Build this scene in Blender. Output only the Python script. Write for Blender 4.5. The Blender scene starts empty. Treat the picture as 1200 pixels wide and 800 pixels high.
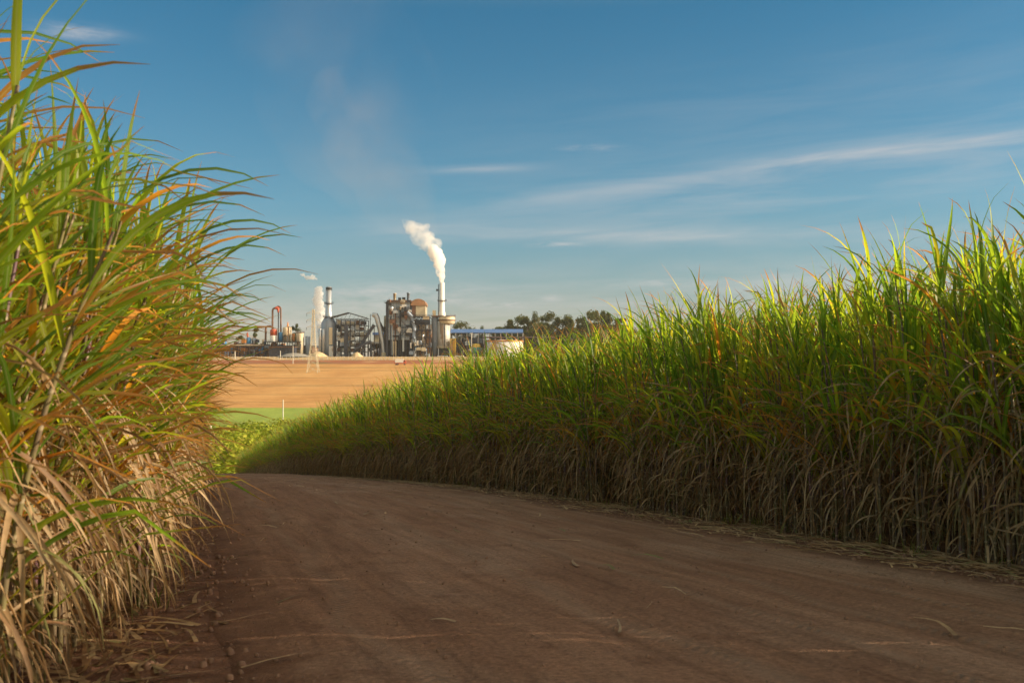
import bpy, math, random
from mathutils import Vector, Matrix, noise as mnoise
R = math.radians
F = 1167.0            # focal length in photo pixels (35 mm lens)
HZ = 430.0            # photo row of the true horizon
scene = bpy.context.scene
COL = scene.collection
PI = math.pi

# ------------------------------------------------------------------ materials
def nodes_of(m):
    m.use_nodes = True
    nt = m.node_tree
    nt.nodes.clear()
    return nt, nt.nodes, nt.links

def N(nt, t, **kw):
    n = nt.nodes.new(t)
    for k, v in kw.items():
        setattr(n, k, v)
    return n

def math_n(nt, op, a, b=None, c=None, clamp=False):
    n = nt.nodes.new('ShaderNodeMath'); n.operation = op; n.use_clamp = clamp
    for i, v in enumerate((a, b, c)):
        if v is None: continue
        if isinstance(v, (int, float)): n.inputs[i].default_value = v
        else: nt.links.new(v, n.inputs[i])
    return n.outputs[0]

def ramp(nt, fac, stops, interp='LINEAR'):
    r = nt.nodes.new('ShaderNodeValToRGB'); r.color_ramp.interpolation = interp
    els = r.color_ramp.elements
    while len(els) > 1: els.remove(els[-1])
    els[0].position = stops[0][0]; els[0].color = (*stops[0][1], 1)
    for p, c in stops[1:]:
        e = els.new(p); e.color = (*c, 1)
    nt.links.new(fac, r.inputs[0])
    return r.outputs[0]

def mixc(nt, fac, a, b, mode='MIX'):
    n = nt.nodes.new('ShaderNodeMix'); n.data_type = 'RGBA'; n.blend_type = mode
    for sock, v in ((n.inputs[0], fac), (n.inputs[6], a), (n.inputs[7], b)):
        if isinstance(v, (int, float)): sock.default_value = v
        elif isinstance(v, tuple): sock.default_value = (*v, 1)
        else: nt.links.new(v, sock)
    return n.outputs[2]

def noise_tex(nt, vec, scale, detail=4, rough=0.55, out=0, dist=0.0):
    n = nt.nodes.new('ShaderNodeTexNoise')
    n.inputs['Scale'].default_value = scale; n.inputs['Detail'].default_value = detail
    n.inputs['Roughness'].default_value = rough; n.inputs['Distortion'].default_value = dist
    if vec is not None: nt.links.new(vec, n.inputs['Vector'])
    return n.outputs[out]

def mapping(nt, vec, scale=(1, 1, 1), rot=(0, 0, 0), loc=(0, 0, 0)):
    n = nt.nodes.new('ShaderNodeMapping')
    n.inputs['Scale'].default_value = scale; n.inputs['Rotation'].default_value = rot
    n.inputs['Location'].default_value = loc
    nt.links.new(vec, n.inputs['Vector'])
    return n.outputs[0]

def plain(name, col, rough=0.6, metal=0.0, var=0.35, scale=0.3, stain=None, streak=False):
    """weathered paint / metal: base colour broken up by noise and, if asked, stains"""
    m = bpy.data.materials.new(name)
    nt, nd, lk = nodes_of(m)
    out = N(nt, 'ShaderNodeOutputMaterial'); p = N(nt, 'ShaderNodeBsdfPrincipled')
    tc = N(nt, 'ShaderNodeTexCoord')
    v = tc.outputs['Object']
    if streak: v = mapping(nt, v, (1, 1, 0.12))
    f = noise_tex(nt, v, scale, 5, 0.6)
    dark = tuple(c * (1 - var) for c in col); lite = tuple(min(1, c * (1 + var * 0.6)) for c in col)
    c = ramp(nt, f, [(0.3, dark), (0.7, lite)])
    if stain:
        f2 = noise_tex(nt, mapping(nt, tc.outputs['Object'], (1, 1, 0.2), loc=(7, 3, 1)), scale * 1.7, 4, 0.7)
        c = mixc(nt, ramp(nt, f2, [(0.55, (0, 0, 0)), (0.66, (1, 1, 1))]), c, stain)
    lk.new(c, p.inputs['Base Color'])
    p.inputs['Roughness'].default_value = rough; p.inputs['Metallic'].default_value = metal
    lk.new(p.outputs[0], out.inputs[0])
    return m

def leaf_mat(name, kind):
    """kind 'green' or 'dry'. UV0.x = position along the blade, UV0.y = random number of the blade."""
    m = bpy.data.materials.new(name)
    nt, nd, lk = nodes_of(m)
    out = N(nt, 'ShaderNodeOutputMaterial')
    uv = N(nt, 'ShaderNodeUVMap', uv_map='UVMap'); sx = N(nt, 'ShaderNodeSeparateXYZ'); lk.new(uv.outputs[0], sx.inputs[0])
    t, r = sx.outputs[0], sx.outputs[1]
    tc = N(nt, 'ShaderNodeTexCoord')
    nz = noise_tex(nt, tc.outputs['Object'], 7.0, 3, 0.6)
    oi = N(nt, 'ShaderNodeObjectInfo')
    if kind == 'green':
        base = ramp(nt, r, [(0.0, (0.060, 0.140, 0.018)), (0.35, (0.155, 0.255, 0.026)), (0.65, (0.225, 0.290, 0.026)), (0.85, (0.27, 0.26, 0.03)), (0.93, (0.36, 0.21, 0.04)), (1.0, (0.34, 0.15, 0.035))])
        rib = mixc(nt, ramp(nt, t, [(0.0, (0.6, 0.6, 0.6)), (0.25, (0, 0, 0))]), base, (0.16, 0.20, 0.05))
        ra = N(nt, 'ShaderNodeAttribute', attribute_name='rib')
        ribf = ramp(nt, ra.outputs['Fac'], [(0.72, (0, 0, 0)), (0.92, (0.7, 0.7, 0.7))])
        rib = mixc(nt, ribf, rib, (0.34, 0.36, 0.17))
        blotch = noise_tex(nt, tc.outputs['Object'], 22.0, 3, 0.7)
        rib = mixc(nt, ramp(nt, blotch, [(0.64, (0, 0, 0)), (0.72, (0.6, 0.6, 0.6))]), rib, (0.26, 0.17, 0.06))
        # dry, orange tips: the drier the blade the longer the tip
        tip = math_n(nt, 'ADD', t, math_n(nt, 'MULTIPLY', r, 0.34))
        tip = math_n(nt, 'ADD', tip, math_n(nt, 'MULTIPLY', math_n(nt, 'SUBTRACT', nz, 0.5), 0.5))
        tf = ramp(nt, tip, [(0.93, (0, 0, 0)), (1.08, (1, 1, 1))])
        col = mixc(nt, tf, rib, (0.34, 0.17, 0.05))
        trcol = mixc(nt, tf, mixc(nt, 1.0, base, (2.6, 2.1, 0.9), 'MULTIPLY'), (0.62, 0.28, 0.06))
        tr_f, rough = 0.64, 0.42
    else:
        base = ramp(nt, r, [(0.0, (0.22, 0.12, 0.055)), (0.25, (0.38, 0.24, 0.11)), (0.5, (0.54, 0.39, 0.21)), (0.75, (0.45, 0.33, 0.20)), (0.88, (0.30, 0.25, 0.12)), (1.0, (0.16, 0.20, 0.05))])
        col = mixc(nt, ramp(nt, nz, [(0.35, (0, 0, 0)), (0.7, (0.8, 0.8, 0.8))]), base, (0.13, 0.075, 0.04))
        trcol = mixc(nt, 1.0, col, (1.35, 1.1, 0.75), 'MULTIPLY')
        tr_f, rough = 0.30, 0.6
    hv = N(nt, 'ShaderNodeHueSaturation')
    lk.new(col, hv.inputs['Color'])
    lk.new(math_n(nt, 'ADD', math_n(nt, 'MULTIPLY', oi.outputs['Random'], 0.35), 0.83), hv.inputs['Value'])
    p = N(nt, 'ShaderNodeBsdfPrincipled'); lk.new(hv.outputs[0], p.inputs['Base Color']); p.inputs['Roughness'].default_value = rough
    p.inputs['Specular IOR Level'].default_value = 0.35
    tr = N(nt, 'ShaderNodeBsdfTranslucent'); lk.new(trcol, tr.inputs[0])
    mx = N(nt, 'ShaderNodeMixShader'); mx.inputs[0].default_value = tr_f
    lk.new(p.outputs[0], mx.inputs[1]); lk.new(tr.outputs[0], mx.inputs[2]); lk.new(mx.outputs[0], out.inputs[0])
    return m

M = {}
M['leaf'] = leaf_mat('cane_leaf', 'green')
M['dry'] = leaf_mat('dry_cane_leaf', 'dry')

def stalk_mat():
    m = bpy.data.materials.new('cane_stalk'); nt, nd, lk = nodes_of(m)
    out = N(nt, 'ShaderNodeOutputMaterial'); p = N(nt, 'ShaderNodeBsdfPrincipled'); tc = N(nt, 'ShaderNodeTexCoord')
    w = N(nt, 'ShaderNodeTexWave', wave_type='BANDS', bands_direction='Z'); w.inputs['Scale'].default_value = 1.9
    w.inputs['Distortion'].default_value = 0.6; lk.new(tc.outputs['Object'], w.inputs['Vector'])
    f = noise_tex(nt, tc.outputs['Object'], 2.2, 3)
    c = ramp(nt, f, [(0.3, (0.11, 0.05, 0.075)), (0.55, (0.15, 0.12, 0.05)), (0.75, (0.20, 0.19, 0.07))])
    c = mixc(nt, ramp(nt, w.outputs[1], [(0.93, (0, 0, 0)), (0.99, (1, 1, 1))]), c, (0.30, 0.24, 0.15))
    lk.new(c, p.inputs['Base Color']); p.inputs['Roughness'].default_value = 0.5; lk.new(p.outputs[0], out.inputs[0])
    return m
M['stalk'] = stalk_mat()

def soil_col(nt, o):
    f = noise_tex(nt, o, 3.0, 7, 0.7); g = noise_tex(nt, o, 30, 4, 0.7)
    c = ramp(nt, f, [(0.3, (0.11, 0.057, 0.036)), (0.7, (0.21, 0.112, 0.070))])
    return mixc(nt, 0.6, c, ramp(nt, g, [(0.3, (0.5, 0.5, 0.5)), (0.7, (1.5, 1.4, 1.3))]), 'MULTIPLY')
def ground_mat(name, kind):
    m = bpy.data.materials.new(name); nt, nd, lk = nodes_of(m)
    out = N(nt, 'ShaderNodeOutputMaterial'); p = N(nt, 'ShaderNodeBsdfPrincipled'); tc = N(nt, 'ShaderNodeTexCoord')
    o = tc.outputs['Object']
    p.inputs['Roughness'].default_value = 0.95; p.inputs['Specular IOR Level'].default_value = 0.15
    if kind == 'road':
        # driven lines run along the road (local heading 18.5 degrees left of +Y)
        al = mapping(nt, mapping(nt, o, rot=(0, 0, R(-18))), (1.0, 0.055, 1))
        tr = noise_tex(nt, al, 1.5, 7, 0.62, dist=0.3)
        big = noise_tex(nt, mapping(nt, mapping(nt, o, rot=(0, 0, R(-18))), (1, 0.35, 1)), 0.55, 5, 0.6)
        fine = noise_tex(nt, o, 26, 6, 0.75)
        grit = noise_tex(nt, o, 95, 2, 0.6)
        c = ramp(nt, tr, [(0.28, (0.215, 0.112, 0.068)), (0.5, (0.265, 0.146, 0.09)), (0.72, (0.325, 0.19, 0.122))])
        c = mixc(nt, ramp(nt, big, [(0.48, (0, 0, 0)), (0.70, (0.75, 0.75, 0.75))]), c, (0.35, 0.23, 0.16))
        tyre = noise_tex(nt, mapping(nt, mapping(nt, o, rot=(0, 0, R(-18.5))), (1.0, 0.02, 1)), 6.5, 5, 0.7, dist=0.15)
        c = mixc(nt, 0.55, c, ramp(nt, tyre, [(0.35, (0.62, 0.6, 0.58)), (0.5, (1, 1, 1)), (0.68, (1.3, 1.3, 1.3))]), 'MULTIPLY')
        blot = noise_tex(nt, o, 1.7, 5, 0.7)
        c = mixc(nt, ramp(nt, blot, [(0.56, (0, 0, 0)), (0.66, (0.5, 0.5, 0.5))]), c, (0.16, 0.078, 0.045))
        c = mixc(nt, 0.75, c, ramp(nt, fine, [(0.3, (0.35, 0.33, 0.32)), (0.7, (1.5, 1.5, 1.5))]), 'MULTIPLY')
        c = mixc(nt, ramp(nt, grit, [(0.66, (0, 0, 0)), (0.72, (0.6, 0.6, 0.6))]), c, (0.33, 0.24, 0.18))
        c = mixc(nt, ramp(nt, grit, [(0.28, (0.7, 0.7, 0.7)), (0.34, (0, 0, 0))]), c, (0.06, 0.035, 0.025))
        ruv = N(nt, 'ShaderNodeUVMap', uv_map='UVMap'); rs = N(nt, 'ShaderNodeSeparateXYZ'); lk.new(ruv.outputs[0], rs.inputs[0])
        sx = N(nt, 'ShaderNodeSeparateXYZ'); lk.new(o, sx.inputs[0])
        wob = math_n(nt, 'MULTIPLY', math_n(nt, 'SUBTRACT', noise_tex(nt, o, .25, 3, .5), .5), 1.1)
        sc_ = math_n(nt, 'ADD', rs.outputs[0], wob); tread = None; band = None
        for c0, w0 in ((1.15, .16), (3.0, .16), (5.0, .19), (6.85, .19), (4.1, .13), (5.9, .13)):
            d0 = math_n(nt, 'ABSOLUTE', math_n(nt, 'SUBTRACT', sc_, c0))
            b0 = math_n(nt, 'SUBTRACT', 1.0, math_n(nt, 'DIVIDE', d0, w0), clamp=True)
            t0 = math_n(nt, 'MULTIPLY', b0, math_n(nt, 'SINE', math_n(nt, 'MULTIPLY', math_n(nt, 'ADD', sx.outputs[1], d0), 66.0)))
            tread = t0 if tread is None else math_n(nt, 'ADD', tread, t0); band = b0 if band is None else math_n(nt, 'ADD', band, b0)
        worn = ramp(nt, noise_tex(nt, o, .9, 4, .6), [(.42, (0, 0, 0)), (.6, (1, 1, 1))])
        tread = math_n(nt, 'MULTIPLY', tread, worn)
        c = mixc(nt, math_n(nt, 'MULTIPLY', band, .30, clamp=True), c, (0.39, 0.27, 0.19))
        c = mixc(nt, math_n(nt, 'MULTIPLY', tread, .45, clamp=True), c, (0.12, 0.06, 0.035))
        edge = math_n(nt, 'MINIMUM', rs.outputs[0], math_n(nt, 'SUBTRACT', rs.outputs[1], rs.outputs[0]))
        edge = math_n(nt, 'ADD', edge, math_n(nt, 'MULTIPLY', math_n(nt, 'SUBTRACT', noise_tex(nt, o, 2.2, 5, .7), .5), 1.6))
        c = mixc(nt, ramp(nt, edge, [(.1, (1, 1, 1)), (.75, (0, 0, 0))]), c, soil_col(nt, o))
        h = math_n(nt, 'ADD', math_n(nt, 'MULTIPLY', tread, .8), math_n(nt, 'MULTIPLY', tr, 1.2))
        h = math_n(nt, 'ADD', math_n(nt, 'MULTIPLY', h, 1.0), math_n(nt, 'ADD', fine, math_n(nt, 'MULTIPLY', grit, 0.35)))
        b = N(nt, 'ShaderNodeBump'); b.inputs['Strength'].default_value = 0.8; b.inputs['Distance'].default_value = 0.04
        lk.new(h, b.inputs['Height']); lk.new(b.outputs[0], p.inputs['Normal'])
    elif kind == 'soil':
        f = noise_tex(nt, o, 3.0, 7, 0.7); g = noise_tex(nt, o, 30, 4, 0.7); big = noise_tex(nt, o, 0.02, 4, 0.6)
        c = soil_col(nt, o)
        b = N(nt, 'ShaderNodeBump'); b.inputs['Strength'].default_value = 0.9; b.inputs['Distance'].default_value = 0.06
        lk.new(math_n(nt, 'ADD', f, math_n(nt, 'MULTIPLY', g, 0.4)), b.inputs['Height']); lk.new(b.outputs[0], p.inputs['Normal'])
    elif kind == 'valley':
        f = noise_tex(nt, o, 0.06, 5, 0.6); g = noise_tex(nt, o, 1.2, 4, 0.7)
        c = ramp(nt, f, [(0.35, (0.13, 0.18, 0.03)), (0.55, (0.22, 0.27, 0.04)), (0.7, (0.30, 0.28, 0.06))])
        c = mixc(nt, 0.6, c, ramp(nt, g, [(0.3, (0.5, 0.5, 0.5)), (0.7, (1.3, 1.3, 1.3))]), 'MULTIPLY')
    elif kind == 'crop':
        f = noise_tex(nt, mapping(nt, o, (1, 0.3, 1)), 0.05, 5, 0.6); g = noise_tex(nt, o, 0.8, 4, 0.7)
        c = ramp(nt, f, [(0.3, (0.20, 0.27, 0.04)), (0.7, (0.34, 0.40, 0.075))])
        c = mixc(nt, 0.5, c, ramp(nt, g, [(0.3, (0.6, 0.6, 0.6)), (0.7, (1.2, 1.2, 1.2))]), 'MULTIPLY')
    elif kind == 'field':
        # ploughed hillside: long contour lines where grass strips cross it
        sx = N(nt, 'ShaderNodeSeparateXYZ'); lk.new(o, sx.inputs[0])
        wob = noise_tex(nt, o, 0.006, 3, 0.5)
        y = math_n(nt, 'ADD', sx.outputs[1], math_n(nt, 'MULTIPLY', wob, 16.0))
        f = noise_tex(nt, mapping(nt, o, (1, 0.35, 1)), 0.03, 6, 0.62); g = noise_tex(nt, mapping(nt, o, (0.15, 1.0, 1)), 0.5, 6, 0.8)
        c = ramp(nt, f, [(0.3, (0.46, 0.23, 0.075)), (0.5, (0.56, 0.30, 0.105)), (0.72, (0.64, 0.38, 0.15))])
        c = mixc(nt, 0.6, c, ramp(nt, g, [(0.35, (0.5, 0.47, 0.44)), (0.65, (1.3, 1.3, 1.28))]), 'MULTIPLY')
        acc = None
        for y0, w in ((464.5, 1.6), (513.5, 1.8), (523.0, 1.2), (582.0, 1.8), (663.5, 2.5), (692.5, 5.0), (427.5, 0.8)):
            d = math_n(nt, 'ABSOLUTE', math_n(nt, 'SUBTRACT', y, y0 + 8.0))
            s = math_n(nt, 'SUBTRACT', 1.0, math_n(nt, 'DIVIDE', d, w), clamp=True)
            acc = s if acc is None else math_n(nt, 'MAXIMUM', acc, s)
        brk = ramp(nt, noise_tex(nt, mapping(nt, o, (0.4, 1, 1)), 0.05, 3, 0.6), [(0.32, (0.15, 0.15, 0.15)), (0.6, (1, 1, 1))])
        c = mixc(nt, math_n(nt, 'MULTIPLY', math_n(nt, 'MULTIPLY', acc, 1.5, clamp=True), brk), c, (0.15, 0.115, 0.045))
    elif kind == 'bank':
        f = noise_tex(nt, mapping(nt, o, (0.5, 1, 1)), 0.05, 6, 0.65)
        c = ramp(nt, f, [(0.32, (0.17, 0.14, 0.05)), (0.45, (0.28, 0.13, 0.07)), (0.55, (0.33, 0.12, 0.06)), (0.68, (0.46, 0.28, 0.14))])
    else:  # yard
        f = noise_tex(nt, o, 0.04, 6, 0.6)
        c = ramp(nt, f, [(0.3, (0.22, 0.15, 0.09)), (0.7, (0.42, 0.31, 0.19))])
    lk.new(c, p.inputs['Base Color']); lk.new(p.outputs[0], out.inputs[0])
    return m
for k in ('road', 'soil', 'valley', 'crop', 'field', 'bank', 'yard'): M[k] = ground_mat(k + '_ground', k)

M['clod'] = plain('earth_clod', (0.20, 0.115, 0.075), 0.95, 0, .35, 6)
M['verge'] = plain('sandy_verge', (0.52, 0.36, 0.18), 0.95, 0, .3, .12)
M['steel'] = plain('steel_dark', (0.045, 0.052, 0.075), 0.6, 0.2, 0.4, 0.2)
M['rust'] = plain('rusty_steel', (0.16, 0.085, 0.055), 0.8, 0.0, 0.5, 0.25)
M['grey'] = plain('grey_panel', (0.24, 0.30, 0.39), 0.55, 0.1, 0.5, 0.25, streak=True)
M['pale'] = plain('pale_cladding', (0.50, 0.50, 0.49), 0.5, 0.1, 0.3, 0.12, stain=(0.22, 0.15, 0.10), streak=True)
M['cream'] = plain('cream_paint', (0.56, 0.48, 0.34), 0.6, 0.0, 0.3, 0.15, stain=(0.25, 0.15, 0.08))
M['white'] = plain('white_metal', (0.80, 0.78, 0.74), 0.4, 0.0, 0.12, 0.1)
M['silver'] = plain('insulated_metal', (0.50, 0.53, 0.57), 0.35, 0.5, 0.2, 0.12, streak=True)
M['blue_roof'] = plain('blue_roof', (0.10, 0.19, 0.42), 0.55, 0.1, 0.2, 0.1)
M['blue'] = plain('blue_paint', (0.05, 0.25, 0.55), 0.45, 0.0, 0.25, 0.3)
M['teal'] = plain('teal_paint', (0.03, 0.25, 0.30), 0.45, 0.0, 0.2, 0.3)
M['yellow'] = plain('yellow_paint', (0.55, 0.38, 0.06), 0.5, 0.0, 0.25, 0.3)
M['red'] = plain('red_paint', (0.50, 0.10, 0.05), 0.5, 0.0, 0.3, 0.3)
M['orange'] = plain('orange_paint', (0.55, 0.23, 0.07), 0.6, 0.0, 0.35, 0.3)
M['black'] = plain('black_steel', (0.03, 0.032, 0.038), 0.6, 0.1, 0.4, 0.3)
M['brown_roof'] = plain('brown_sheet', (0.36, 0.20, 0.11), 0.7, 0.0, 0.3, 0.2)
M['wall_sand'] = plain('sand_wall', (0.52, 0.37, 0.19), 0.9, 0.0, 0.3, 0.08)
M['heap_sand'] = plain('bagasse', (0.56, 0.42, 0.25), 0.95, 0.0, 0.25, 0.4)
M['heap_grey'] = plain('grey_spoil', (0.27, 0.25, 0.22), 0.95, 0.0, 0.25, 0.4)
M['tank_rust'] = plain('weathered_tank', (0.66, 0.66, 0.64), 0.55, 0.0, 0.12, 0.12, stain=(0.42, 0.22, 0.09), streak=True)
M['pylon'] = plain('galvanised', (0.62, 0.56, 0.42), 0.5, 0.0, 0.1, 0.5)
M['pole'] = plain('concrete_pole', (0.60, 0.57, 0.50), 0.8, 0.0, 0.2, 1.0)
M['glass'] = plain('window_dark', (0.03, 0.04, 0.06), 0.15, 0.0, 0.3, 0.6)
M['bark'] = plain('bark', (0.16, 0.12, 0.085), 0.9, 0.0, 0.4, 1.2)

def tree_leaf_mat(name, a, b, c):
    m = bpy.data.materials.new(name); nt, nd, lk = nodes_of(m)
    out = N(nt, 'ShaderNodeOutputMaterial')
    uv = N(nt, 'ShaderNodeUVMap', uv_map='UVMap'); sx = N(nt, 'ShaderNodeSeparateXYZ'); lk.new(uv.outputs[0], sx.inputs[0])
    col = ramp(nt, sx.outputs[1], [(0, a), (0.5, b), (1, c)])
    d = N(nt, 'ShaderNodeBsdfDiffuse'); lk.new(col, d.inputs[0])
    t = N(nt, 'ShaderNodeBsdfTranslucent'); lk.new(mixc(nt, 1.0, col, (1.5, 1.4, 0.8), 'MULTIPLY'), t.inputs[0])
    mx = N(nt, 'ShaderNodeMixShader'); mx.inputs[0].default_value = 0.3
    lk.new(d.outputs[0], mx.inputs[1]); lk.new(t.outputs[0], mx.inputs[2]); lk.new(mx.outputs[0], out.inputs[0])
    return m
M['tree_leaf'] = tree_leaf_mat('eucalyptus_leaf', (0.07, 0.09, 0.045), (0.11, 0.125, 0.055), (0.17, 0.16, 0.07))
M['bush_leaf'] = tree_leaf_mat('bush_leaf', (0.13, 0.18, 0.02), (0.26, 0.30, 0.035), (0.42, 0.38, 0.06))
M['weed_leaf'] = tree_leaf_mat('verge_grass_leaf', (0.05, 0.11, 0.015), (0.09, 0.14, 0.02), (0.20, 0.15, 0.05))

# ------------------------------------------------------------------ mesh helper
class MB:
    def __init__(s): s.rib = []; s.v = []; s.f = []; s.m = []; s.uv = []; s.smooth = []
    def add(s, vs, fs, mi=0, smooth=False, uvs=None):
        b = len(s.v); s.v.extend(vs)
        for k, f in enumerate(fs):
            s.f.append(tuple(b + i for i in f)); s.m.append(mi); s.smooth.append(smooth)
            s.uv.append([uvs[i] for i in f] if uvs else None)
        return s
    def box(s, x0, x1, y0, y1, z0, z1, mi=0):
        if x1 < x0: x0, x1 = x1, x0
        if y1 < y0: y0, y1 = y1, y0
        if z1 < z0: z0, z1 = z1, z0
        vs = [(x, y, z) for x in (x0, x1) for y in (y0, y1) for z in (z0, z1)]
        return s.add(vs, [(0, 1, 3, 2), (4, 6, 7, 5), (0, 4, 5, 1), (2, 3, 7, 6), (0, 2, 6, 4), (1, 5, 7, 3)], mi)
    def cone(s, p0, p1, r0, r1, n=20, mi=0, cap=True, smooth=True):
        p0 = Vector(p0); p1 = Vector(p1); d = (p1 - p0).normalized()
        u = d.orthogonal().normalized(); w = d.cross(u)
        vs = []
        for p, r in ((p0, r0), (p1, r1)):
            for i in range(n):
                a = 2 * PI * i / n
                vs.append(tuple(p + u * (r * math.cos(a)) + w * (r * math.sin(a))))
        fs = [(i, (i + 1) % n, n + (i + 1) % n, n + i) for i in range(n)]
        s.add(vs, fs, mi, smooth)
        if cap:
            s.add(vs, [tuple(range(n - 1, -1, -1)), tuple(range(n, 2 * n))], mi)
        return s
    def tube(s, pts, r, n=10, mi=0):
        pts = [Vector(p) for p in pts]
        rs = r if isinstance(r, (list, tuple)) else [r] * len(pts)
        ref = None; rings = []
        for i, p in enumerate(pts):
            d = (pts[min(i + 1, len(pts) - 1)] - pts[max(i - 1, 0)]).normalized()
            if ref is None: ref = d.orthogonal().normalized()
            u = (ref - d * ref.dot(d)).normalized(); ref = u; w = d.cross(u)
            rings.append([tuple(p + u * (rs[i] * math.cos(2 * PI * k / n)) + w * (rs[i] * math.sin(2 * PI * k / n))) for k in range(n)])
        vs = [v for ring in rings for v in ring]
        fs = [(i * n + k, i * n + (k + 1) % n, (i + 1) * n + (k + 1) % n, (i + 1) * n + k) for i in range(len(pts) - 1) for k in range(n)]
        s.add(vs, fs, mi, True)
        s.add(vs, [tuple(range(n - 1, -1, -1)), tuple(range((len(pts) - 1) * n, len(pts) * n))], mi)
        return s
    def lathe(s, cx, cy, prof, n=28, mi=0):
        vs = [(cx + r * math.cos(2 * PI * k / n), cy + r * math.sin(2 * PI * k / n), z) for r, z in prof for k in range(n)]
        fs = [(i * n + k, i * n + (k + 1) % n, (i + 1) * n + (k + 1) % n, (i + 1) * n + k) for i in range(len(prof) - 1) for k in range(n)]
        return s.add(vs, fs, mi, True)
    def bar(s, a, b, w=0.3, mi=0):
        return s.cone(a, b, w / 2, w / 2, 4, mi, True, False)
    def build(s, name, mats, parent=None):
        me = bpy.data.meshes.new(name)
        me.from_pydata(s.v, [], s.f)
        for m in (mats if isinstance(mats, (list, tuple)) else [mats]): me.materials.append(m)
        me.polygons.foreach_set('material_index', s.m)
        me.polygons.foreach_set('use_smooth', s.smooth)
        if any(u is not None for u in s.uv):
            l = me.uv_layers.new(name='UVMap'); flat = []
            for u, f in zip(s.uv, s.f):
                for k in range(len(f)): flat.extend(u[k] if u else (0, 0))
            l.data.foreach_set('uv', flat)
        if s.rib:
            at_ = me.attributes.new('rib', 'FLOAT', 'POINT'); rv = [0.0] * len(s.v)
            for i in s.rib: rv[i] = 1.0
            at_.data.foreach_set('value', rv)
        me.update()
        o = bpy.data.objects.new(name, me); COL.objects.link(o)
        if parent: o.parent = parent
        return o

def tag(o, label=None, cat=None, group=None, kind=None):
    if label: o['label'] = label
    if cat: o['category'] = cat
    if group: o['group'] = group
    if kind: o['kind'] = kind
    return o

def thing(name, label, cat, loc=(0, 0, 0), group=None, rz=0):
    o = bpy.data.objects.new(name, None); COL.objects.link(o)
    o.empty_display_size = 0.2
    o.location = loc; o.rotation_euler = (0, 0, rz)
    return tag(o, label, cat, group)

# ------------------------------------------------------------------ terrain
PROF = [(-60, 2.2), (-20, -0.05), (0, -1.4), (11, -2.2), (18, -2.7), (27, -3.37), (37, -4.28), (53, -5.85), (72, -7.75), (100, -11.2), (130, -15.0),
        (165, -19.2), (210, -22.0), (260, -22.6), (310, -20.8), (350, -18.7), (400, -16.5), (500, -10.6), (600, -5.6), (640, -3.7), (700, 0.2),
        (730, 2.1), (757, 5.2), (776, 8.1), (790, 8.2), (1000, 8.4), (1500, 9), (4000, 10)]
def G(y):
    if y <= PROF[0][0]: return PROF[0][1]
    for i in range(len(PROF) - 1):
        x0, z0 = PROF[i]; x1, z1 = PROF[i + 1]
        if y <= x1:
            def sl(j):
                if j <= 0 or j >= len(PROF) - 1: return (PROF[min(j + 1, len(PROF) - 1)][1] - PROF[max(j - 1, 0)][1]) / (PROF[min(j + 1, len(PROF) - 1)][0] - PROF[max(j - 1, 0)][0])
                a = (PROF[j][1] - PROF[j - 1][1]) / (PROF[j][0] - PROF[j - 1][0]); b = (PROF[j + 1][1] - PROF[j][1]) / (PROF[j + 1][0] - PROF[j][0])
                if a * b <= 0: return 0.0
                return 2 * a * b / (a + b)
            h = x1 - x0; t = (y - x0) / h
            return (2 * t**3 - 3 * t**2 + 1) * z0 + (t**3 - 2 * t**2 + t) * h * sl(i) + (-2 * t**3 + 3 * t**2) * z1 + (t**3 - t**2) * h * sl(i + 1)
    return PROF[-1][1]
def xR(d): return 9.0 - 0.335 * d
def xL(d): return -0.45 - 0.312 * d

def strip(name, ys, xs, mat, dz=0.0):
    mb = MB(); nx = len(xs)
    vs = [(x, y, G(y) + dz) for y in ys for x in xs]
    fs = [(j * nx + i, j * nx + i + 1, (j + 1) * nx + i + 1, (j + 1) * nx + i) for j in range(len(ys) - 1) for i in range(nx - 1)]
    mb.add(vs, fs, 0, True)
    return tag(mb.build(name, mat), kind='structure')
XS = [-2600, -1400, -800, -400, -200, -100, -50, -20, 0, 20, 50, 100, 200, 400, 800, 1400, 2600]
def frange(a, b, s):
    n = int(round((b - a) / s)); return [a + (b - a) * i / n for i in range(n + 1)]
YN = frange(-60, -12, 4)[:-1] + frange(-12, 140, 0.5)
strip('ground', YN, XS, M['soil'])
strip('valley_grassland', frange(140, 345, 5), XS, M['valley'])
strip('green_crop_field', frange(345, 402, 3), XS, M['crop'])
strip('ploughed_field', frange(402, 732, 4), XS, M['field'])
strip('red_earth_bank', frange(732, 758, 2), XS, M['bank'])
strip('sandy_verge', frange(758, 778, 2), XS, M['verge'])
strip('factory_yard_ground', frange(778, 1000, 14) + [1200, 1500, 2200, 4000], XS, M['yard'])

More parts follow.
